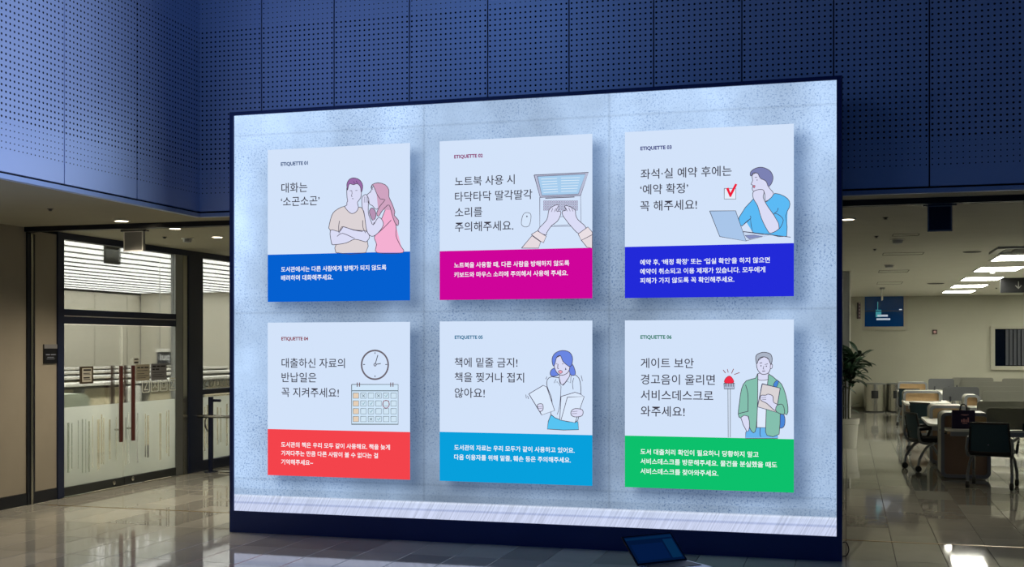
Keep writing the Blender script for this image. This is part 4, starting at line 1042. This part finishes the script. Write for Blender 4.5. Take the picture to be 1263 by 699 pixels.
# --- 3 man at a laptop
A = Art((870, 200), 6.655, (0, 725, 670))
A.both([(395, 300), (275, 455), (300, 525), (370, 460), (388, 575), (520, 590), (668, 608), (660, 440), (690, 370), (690, 320), (650, 280), (570, 255), (530, 300), (480, 330)], '5cbaf4', sm=2)
A.both([(385, 105), (388, 150), (375, 180), (392, 190), (385, 215), (400, 240), (480, 235), (495, 320), (560, 262), (520, 205), (510, 150), (430, 90)], SK)
A.both([(368, 105), (375, 75), (415, 48), (470, 42), (530, 70), (555, 120), (545, 170), (518, 200), (505, 170), (490, 150), (450, 130), (430, 92), (395, 88), (378, 112)], '7c82b4')
A.both([(395, 300), (390, 250), (420, 228), (470, 225), (482, 250), (475, 290), (510, 360), (560, 430), (605, 500), (605, 545), (540, 582), (510, 560), (460, 460), (430, 360)], SK)
A.line([(405, 125), (425, 122)], LN, 4); A.line([(425, 140), (425, 152)], LN, 5); A.both([(388, 195), (408, 190), (402, 212)], 'd07a90', 3)
A.both([(560, 425), (600, 430), (640, 475), (608, 545), (600, 500)], '5cbaf4'); A.line([(565, 420), (590, 400), (598, 375)], LN)
A.line([(298, 525), (370, 462), (366, 440)], LN); A.line([(310, 568), (700, 615)], LN)
A.both([(310, 570), (525, 600), (330, 645)], 'c9daf4', 4, LN, 0); A.both([(325, 600), (400, 597), (470, 608), (360, 630)], '8490c0', 3, LN, 0)
A.both([(35, 400), (248, 398), (335, 648), (118, 610)], 'a9c6ea', 5, '42424e', 0)
A.both([(155, 215), (250, 215), (250, 302), (155, 302)], 'e4eefc', 5, '5a5a68', 0)
A.fill([(170, 215), (190, 208), (205, 250), (245, 175), (262, 182), (210, 285), (200, 285)], 'ee1c3c', 0)
A.done(card_objs[2])
# --- 4 clock and calendar
A = Art((425, 425), 6.66)
pts = [(249 + 116 * math.cos(k * math.pi / 18), 165 + 125 * math.sin(k * math.pi / 18)) for k in range(36)]
A.fill(pts, '6c6670', 0); A.fill([(249 + (x - 249) * .89, 165 + (y - 165) * .89) for x, y in pts], 'd3e3fa', 0)
for a_, b2 in (((250, 62), (250, 75)), ((250, 252), (250, 265)), ((152, 162), (168, 162)), ((335, 162), (350, 162))): A.line([a_, b2], '3a3a44', 6, 0)
A.line([(251, 160), (274, 84)], '3a3a44', 6, 0); A.line([(253, 162), (298, 154)], '3a3a44', 6, 0)
A.both([(242, 158), (252, 154), (260, 164), (252, 175), (243, 170)], 'd3e3fa', 6, '4a4048')
A.both([(58, 326), (440, 326), (440, 655), (58, 655)], 'd0e6fa', 6, '5e6a70', 0)
A.line([(58, 378), (440, 378)], '5e7078', 7, 0); A.line([(58, 650), (440, 652)], '8a98a0', 6, 0)
for x in (104, 123, 379, 398): A.line([(x, 310), (x, 345)], '6a4a50', 7, 0)
for r_ in range(4):
    for k in range(6):
        x, y = 70 + k * 62, 396 + r_ * 64
        A.both([(x, y), (x + 46, y), (x + 46, y + 44), (x, y + 44)], 'e4cfb8' if k == 0 else 'cfe4f4', 4, '5e6a70', 0)
        if (r_, k) in ((0, 1), (0, 3), (3, 2)): A.line([(x + 12, y + 12), (x + 34, y + 34)], '5a6a74', 4, 0); A.line([(x + 34, y + 12), (x + 12, y + 34)], '5a6a74', 4, 0)
        if (r_, k) in ((0, 4), (1, 1), (1, 2), (2, 2), (3, 3)): A.line([(x + 12, y + 18), (x + 20, y + 34), (x + 36, y + 10)], '4a8a94', 4, 0)
A.line([(340 + 28 * math.cos(k * math.pi / 8), 488 + 32 * math.sin(k * math.pi / 8)) for k in range(16)], '9a4a5c', 5, 1, True)
A.done(card_objs[3])
# --- 5 woman with torn books
A = Art((640, 425), 6.35, (0, 540, 672))
A.both([(250, 550), (330, 590), (440, 608), (462, 600), (468, 665), (350, 668), (222, 660), (230, 600)], '58c4f2', sm=0)
A.both([(258, 250), (222, 275), (222, 330), (250, 400), (262, 470), (250, 545), (330, 590), (440, 605), (470, 560), (485, 400), (480, 290), (455, 245), (405, 225), (330, 260)], 'd3e4fb', sm=2)
A.both([(262, 190), (245, 220), (255, 245), (290, 245), (320, 225), (310, 180)], '6a86e2')
A.both([(385, 175), (405, 235), (440, 235), (438, 195), (415, 150)], '6a86e2')
A.both([(318, 240), (318, 268), (340, 315), (395, 250), (390, 200), (330, 200)], SK)
A.both([(285, 110), (275, 160), (295, 215), (330, 238), (370, 228), (395, 195), (395, 130), (340, 85)], SK)
A.both([(268, 165), (260, 110), (285, 65), (340, 45), (395, 58), (420, 100), (415, 155), (400, 170), (385, 165), (345, 130), (325, 85), (295, 100), (282, 150)], '6a86e2')
A.line([(306, 150), (304, 185), (312, 186)], LN, 5); A.both([(308, 210), (325, 200), (342, 212), (325, 226)], 'f0a6bc', 4); A.line([(290, 150), (300, 148)], LN, 4); A.line([(338, 150), (350, 150)], LN, 4); A.both([(365, 180), (372, 195), (362, 198)], '3a4a78', 2, LN, 0)
A.line([(290, 270), (275, 300), (300, 290), (325, 325), (315, 260)], LN, 4, 0); A.line([(395, 250), (345, 320), (375, 285), (405, 300), (408, 240)], LN, 4, 0); A.line([(330, 325), (325, 420), (315, 500), (300, 545)], LN, 4)
A.both([(78, 385), (190, 318), (218, 330), (280, 515), (178, 550)], 'dbe9fc', 5, LN, 0); A.line([(85, 395), (100, 420), (175, 540)], LN, 4, 0)
A.both([(330, 405), (440, 372), (480, 385), (508, 405), (440, 610), (320, 590)], 'dbe9fc', 5, LN, 0); A.both([(380, 410), (512, 405), (440, 610), (330, 590)], 'dbe9fc', 5, LN, 0)
A.both([(145, 470), (185, 465), (188, 510), (160, 520)], SK, 5); A.line([(150, 485), (185, 482)], LN, 3); A.line([(152, 500), (185, 496)], LN, 3)
A.both([(410, 520), (440, 500), (498, 510), (495, 555), (440, 565), (410, 550)], SK, 5); A.line([(415, 525), (460, 520)], LN, 3); A.line([(412, 540), (455, 538)], LN, 3)
A.line([(55, 390), (58, 420)], LN, 4); A.line([(68, 400), (76, 425)], LN, 4); A.line([(210, 270), (220, 250)], LN, 4); A.line([(488, 240), (498, 285)], LN, 4); A.line([(425, 350), (420, 300), (430, 260)], LN, 4)
A.done(card_objs[4])
# --- 6 man beside the alarm lamp
A = Art((885, 430), 6.08, (0, 577, 668))
A.both([(78, 300), (96, 300), (96, 664), (80, 664)], 'd4e2f6', 4, '5a6068', 0)
A.both([(48, 258), (128, 258), (126, 300), (50, 300)], 'b4c0d8', 5, '3c4450', 0)
for k in range(6): A.line([(58 + k * 12, 260), (58 + k * 12, 284)], '3c4450', 4, 0)
A.both([(55, 255), (58, 225), (88, 203), (114, 225), (118, 255)], 'f0304a', 4, 'b02038')
for a_, b2 in (((42, 158), (60, 182)), ((74, 152), (80, 178)), ((120, 150), (105, 185)), ((165, 178), (125, 193))): A.line([a_, b2], '8a3a44', 5, 0)
A.both([(212, 625), (240, 590), (450, 590), (452, 672), (208, 672)], '6ab4ee', 5, LN, 0); A.line([(320, 590), (318, 640), (325, 660)], LN, 5)
A.both([(462, 480), (500, 500), (505, 560), (490, 590), (462, 585)], '4a86d8')
A.both([(300, 230), (385, 225), (370, 590), (295, 588)], 'dfeafc', 4, LN, 0)
A.both([(305, 230), (306, 185), (385, 185), (382, 225), (345, 236)], SK, 4)
A.both([(385, 190), (440, 230), (480, 265), (510, 340), (528, 440), (520, 495), (470, 485), (462, 640), (370, 648), (362, 560), (372, 300), (380, 225)], '84bfae', sm=2)
A.both([(300, 185), (285, 220), (215, 240), (180, 300), (165, 400), (155, 490), (175, 520), (232, 505), (240, 590), (270, 630), (290, 590), (300, 420), (302, 230)], '84bfae', sm=2)
A.both([(175, 515), (228, 505), (240, 585), (220, 620)], SK, 5, LN, 2); A.line([(160, 485), (232, 468)], LN, 5); A.line([(210, 270), (228, 340), (228, 470)], LN, 5)
A.both([(418, 272), (438, 240), (458, 245), (440, 290)], '4a86d8', 4)
A.both([(335, 262), (470, 295), (440, 475), (300, 435)], 'd9d3d6', 7, '3a4060', 0)
A.both([(325, 350), (360, 348), (380, 340), (415, 355), (420, 400), (450, 420), (435, 465), (370, 410), (325, 385)], SK, 5); A.line([(330, 365), (365, 365)], LN, 3); A.line([(335, 378), (365, 380)], LN, 3)
A.both([(445, 425), (490, 420), (500, 490), (440, 470)], '84bfae', 5)
A.both([(296, 100), (298, 150), (320, 182), (345, 192), (380, 182), (396, 150), (400, 100), (350, 60)], SK); A.both([(398, 115), (412, 120), (408, 145), (396, 148)], SK, 4)
A.both([(292, 110), (286, 65), (300, 40), (345, 26), (395, 38), (410, 75), (402, 118), (392, 100), (378, 72), (345, 60), (312, 72), (298, 108)], 'aab4c6')
A.line([(315, 108), (335, 104)], LN, 5); A.line([(355, 118), (378, 112)], LN, 4); A.both([(322, 125), (330, 125), (326, 132)], LN, 2); A.both([(362, 128), (370, 128), (366, 135)], LN, 2); A.line([(348, 130), (342, 150), (350, 152)], LN, 4); A.line([(335, 168), (358, 166)], LN, 5)
A.done(card_objs[5])
# floor cable at the right foot of the screen
a = on_z(1039, 686, 0)
o = obj('floor_cable', tube(B(), [(SX1 + .01, a.y + .1, .10), (SX1 + .035, a.y + .05, .11), (SX1 + .055, a.y + .02, .06), (SX1 + .04, a.y, .012), (SX1 + .005, a.y - .02, .006)], .005, 6, 4), M_dark)
tag(o, 'thin dark cable looping at the lower right foot of the big screen', 'cable')

# ------------------------------------------------------------------ laptop on a slim stand
LZ = .72
a = on_z(787, 701, LZ); b_ = on_z(848, 694, LZ); ux = (b_ - a).normalized(); uy = Vector((ux.y, -ux.x, 0))   # uy: towards the user
ang = math.atan2(ux.y, ux.x); mid = (a + b_) / 2; lw = (b_ - a).length
t = thing('laptop', 'open dark laptop with its lid tilted back, in front of the big screen', 'laptop', (mid.x, mid.y, LZ), ang)
hw = lw / 2
obj('base', bx(-hw, hw, -.19, 0, 0, .014, bev=.004), mat('laptop_silver', '9aa4b4', .3, metal=.6), t, local=True)
obj('keyboard', bx(-hw + .02, hw - .02, -.13, -.02, .014, .016), M_black, t, local=True)
obj('trackpad', bx(-.04, .04, -.18, -.14, .014, .0155), MATS['laptop_silver'], t, local=True)
ll = .172; tilt = math.radians(41)
lid = bx(-hw, hw, 0, .006, 0, ll); R = Matrix.Rotation(-(math.pi / 2 - tilt), 4, 'X'); T = Matrix.Translation((0, .002, .014))
bmesh.ops.transform(lid, matrix=T @ R, verts=lid.verts); ld = obj('lid', lid, mat('laptop_dark', '0d1a33', .3), t, local=True)
def on_lid(nm, x0, x1, z0, z1, m, e=.001):
    q = bx(x0, x1, -e, 0, z0, z1); bmesh.ops.transform(q, matrix=T @ R, verts=q.verts); obj(nm, q, m, ld, local=True)
on_lid('display', -hw + .008, hw - .008, .010, ll - .008, emi('laptop_display', '04204c', .5))
on_lid('open_window', -hw + .022, hw * .42, .022, ll * .68, emi('laptop_window', '06265c', .5), .002)
on_lid('side_pane', hw * .50, hw - .016, .022, ll * .78, emi('laptop_pane', '0a3a68', .5), .002)
on_lid('title_bar', -hw + .010, hw - .010, ll * .84, ll - .014, emi('laptop_bar', '083260', .5), .002)
c = mid + uy * .09
st = thing('laptop_stand', 'slim dark pedestal carrying the laptop, below the picture edge', 'stand', (c.x, c.y, 0), ang)
obj('top_plate', bx(-hw + .02, hw - .02, -.07, .06, LZ - .02, LZ), M_dark, st, local=True)
obj('column', bx(-.03, .03, -.03, .03, .02, LZ - .02), M_dark, st, local=True)
obj('base_plate', bx(-.14, .14, -.14, .14, 0, .02, bev=.005), M_dark, st, local=True)
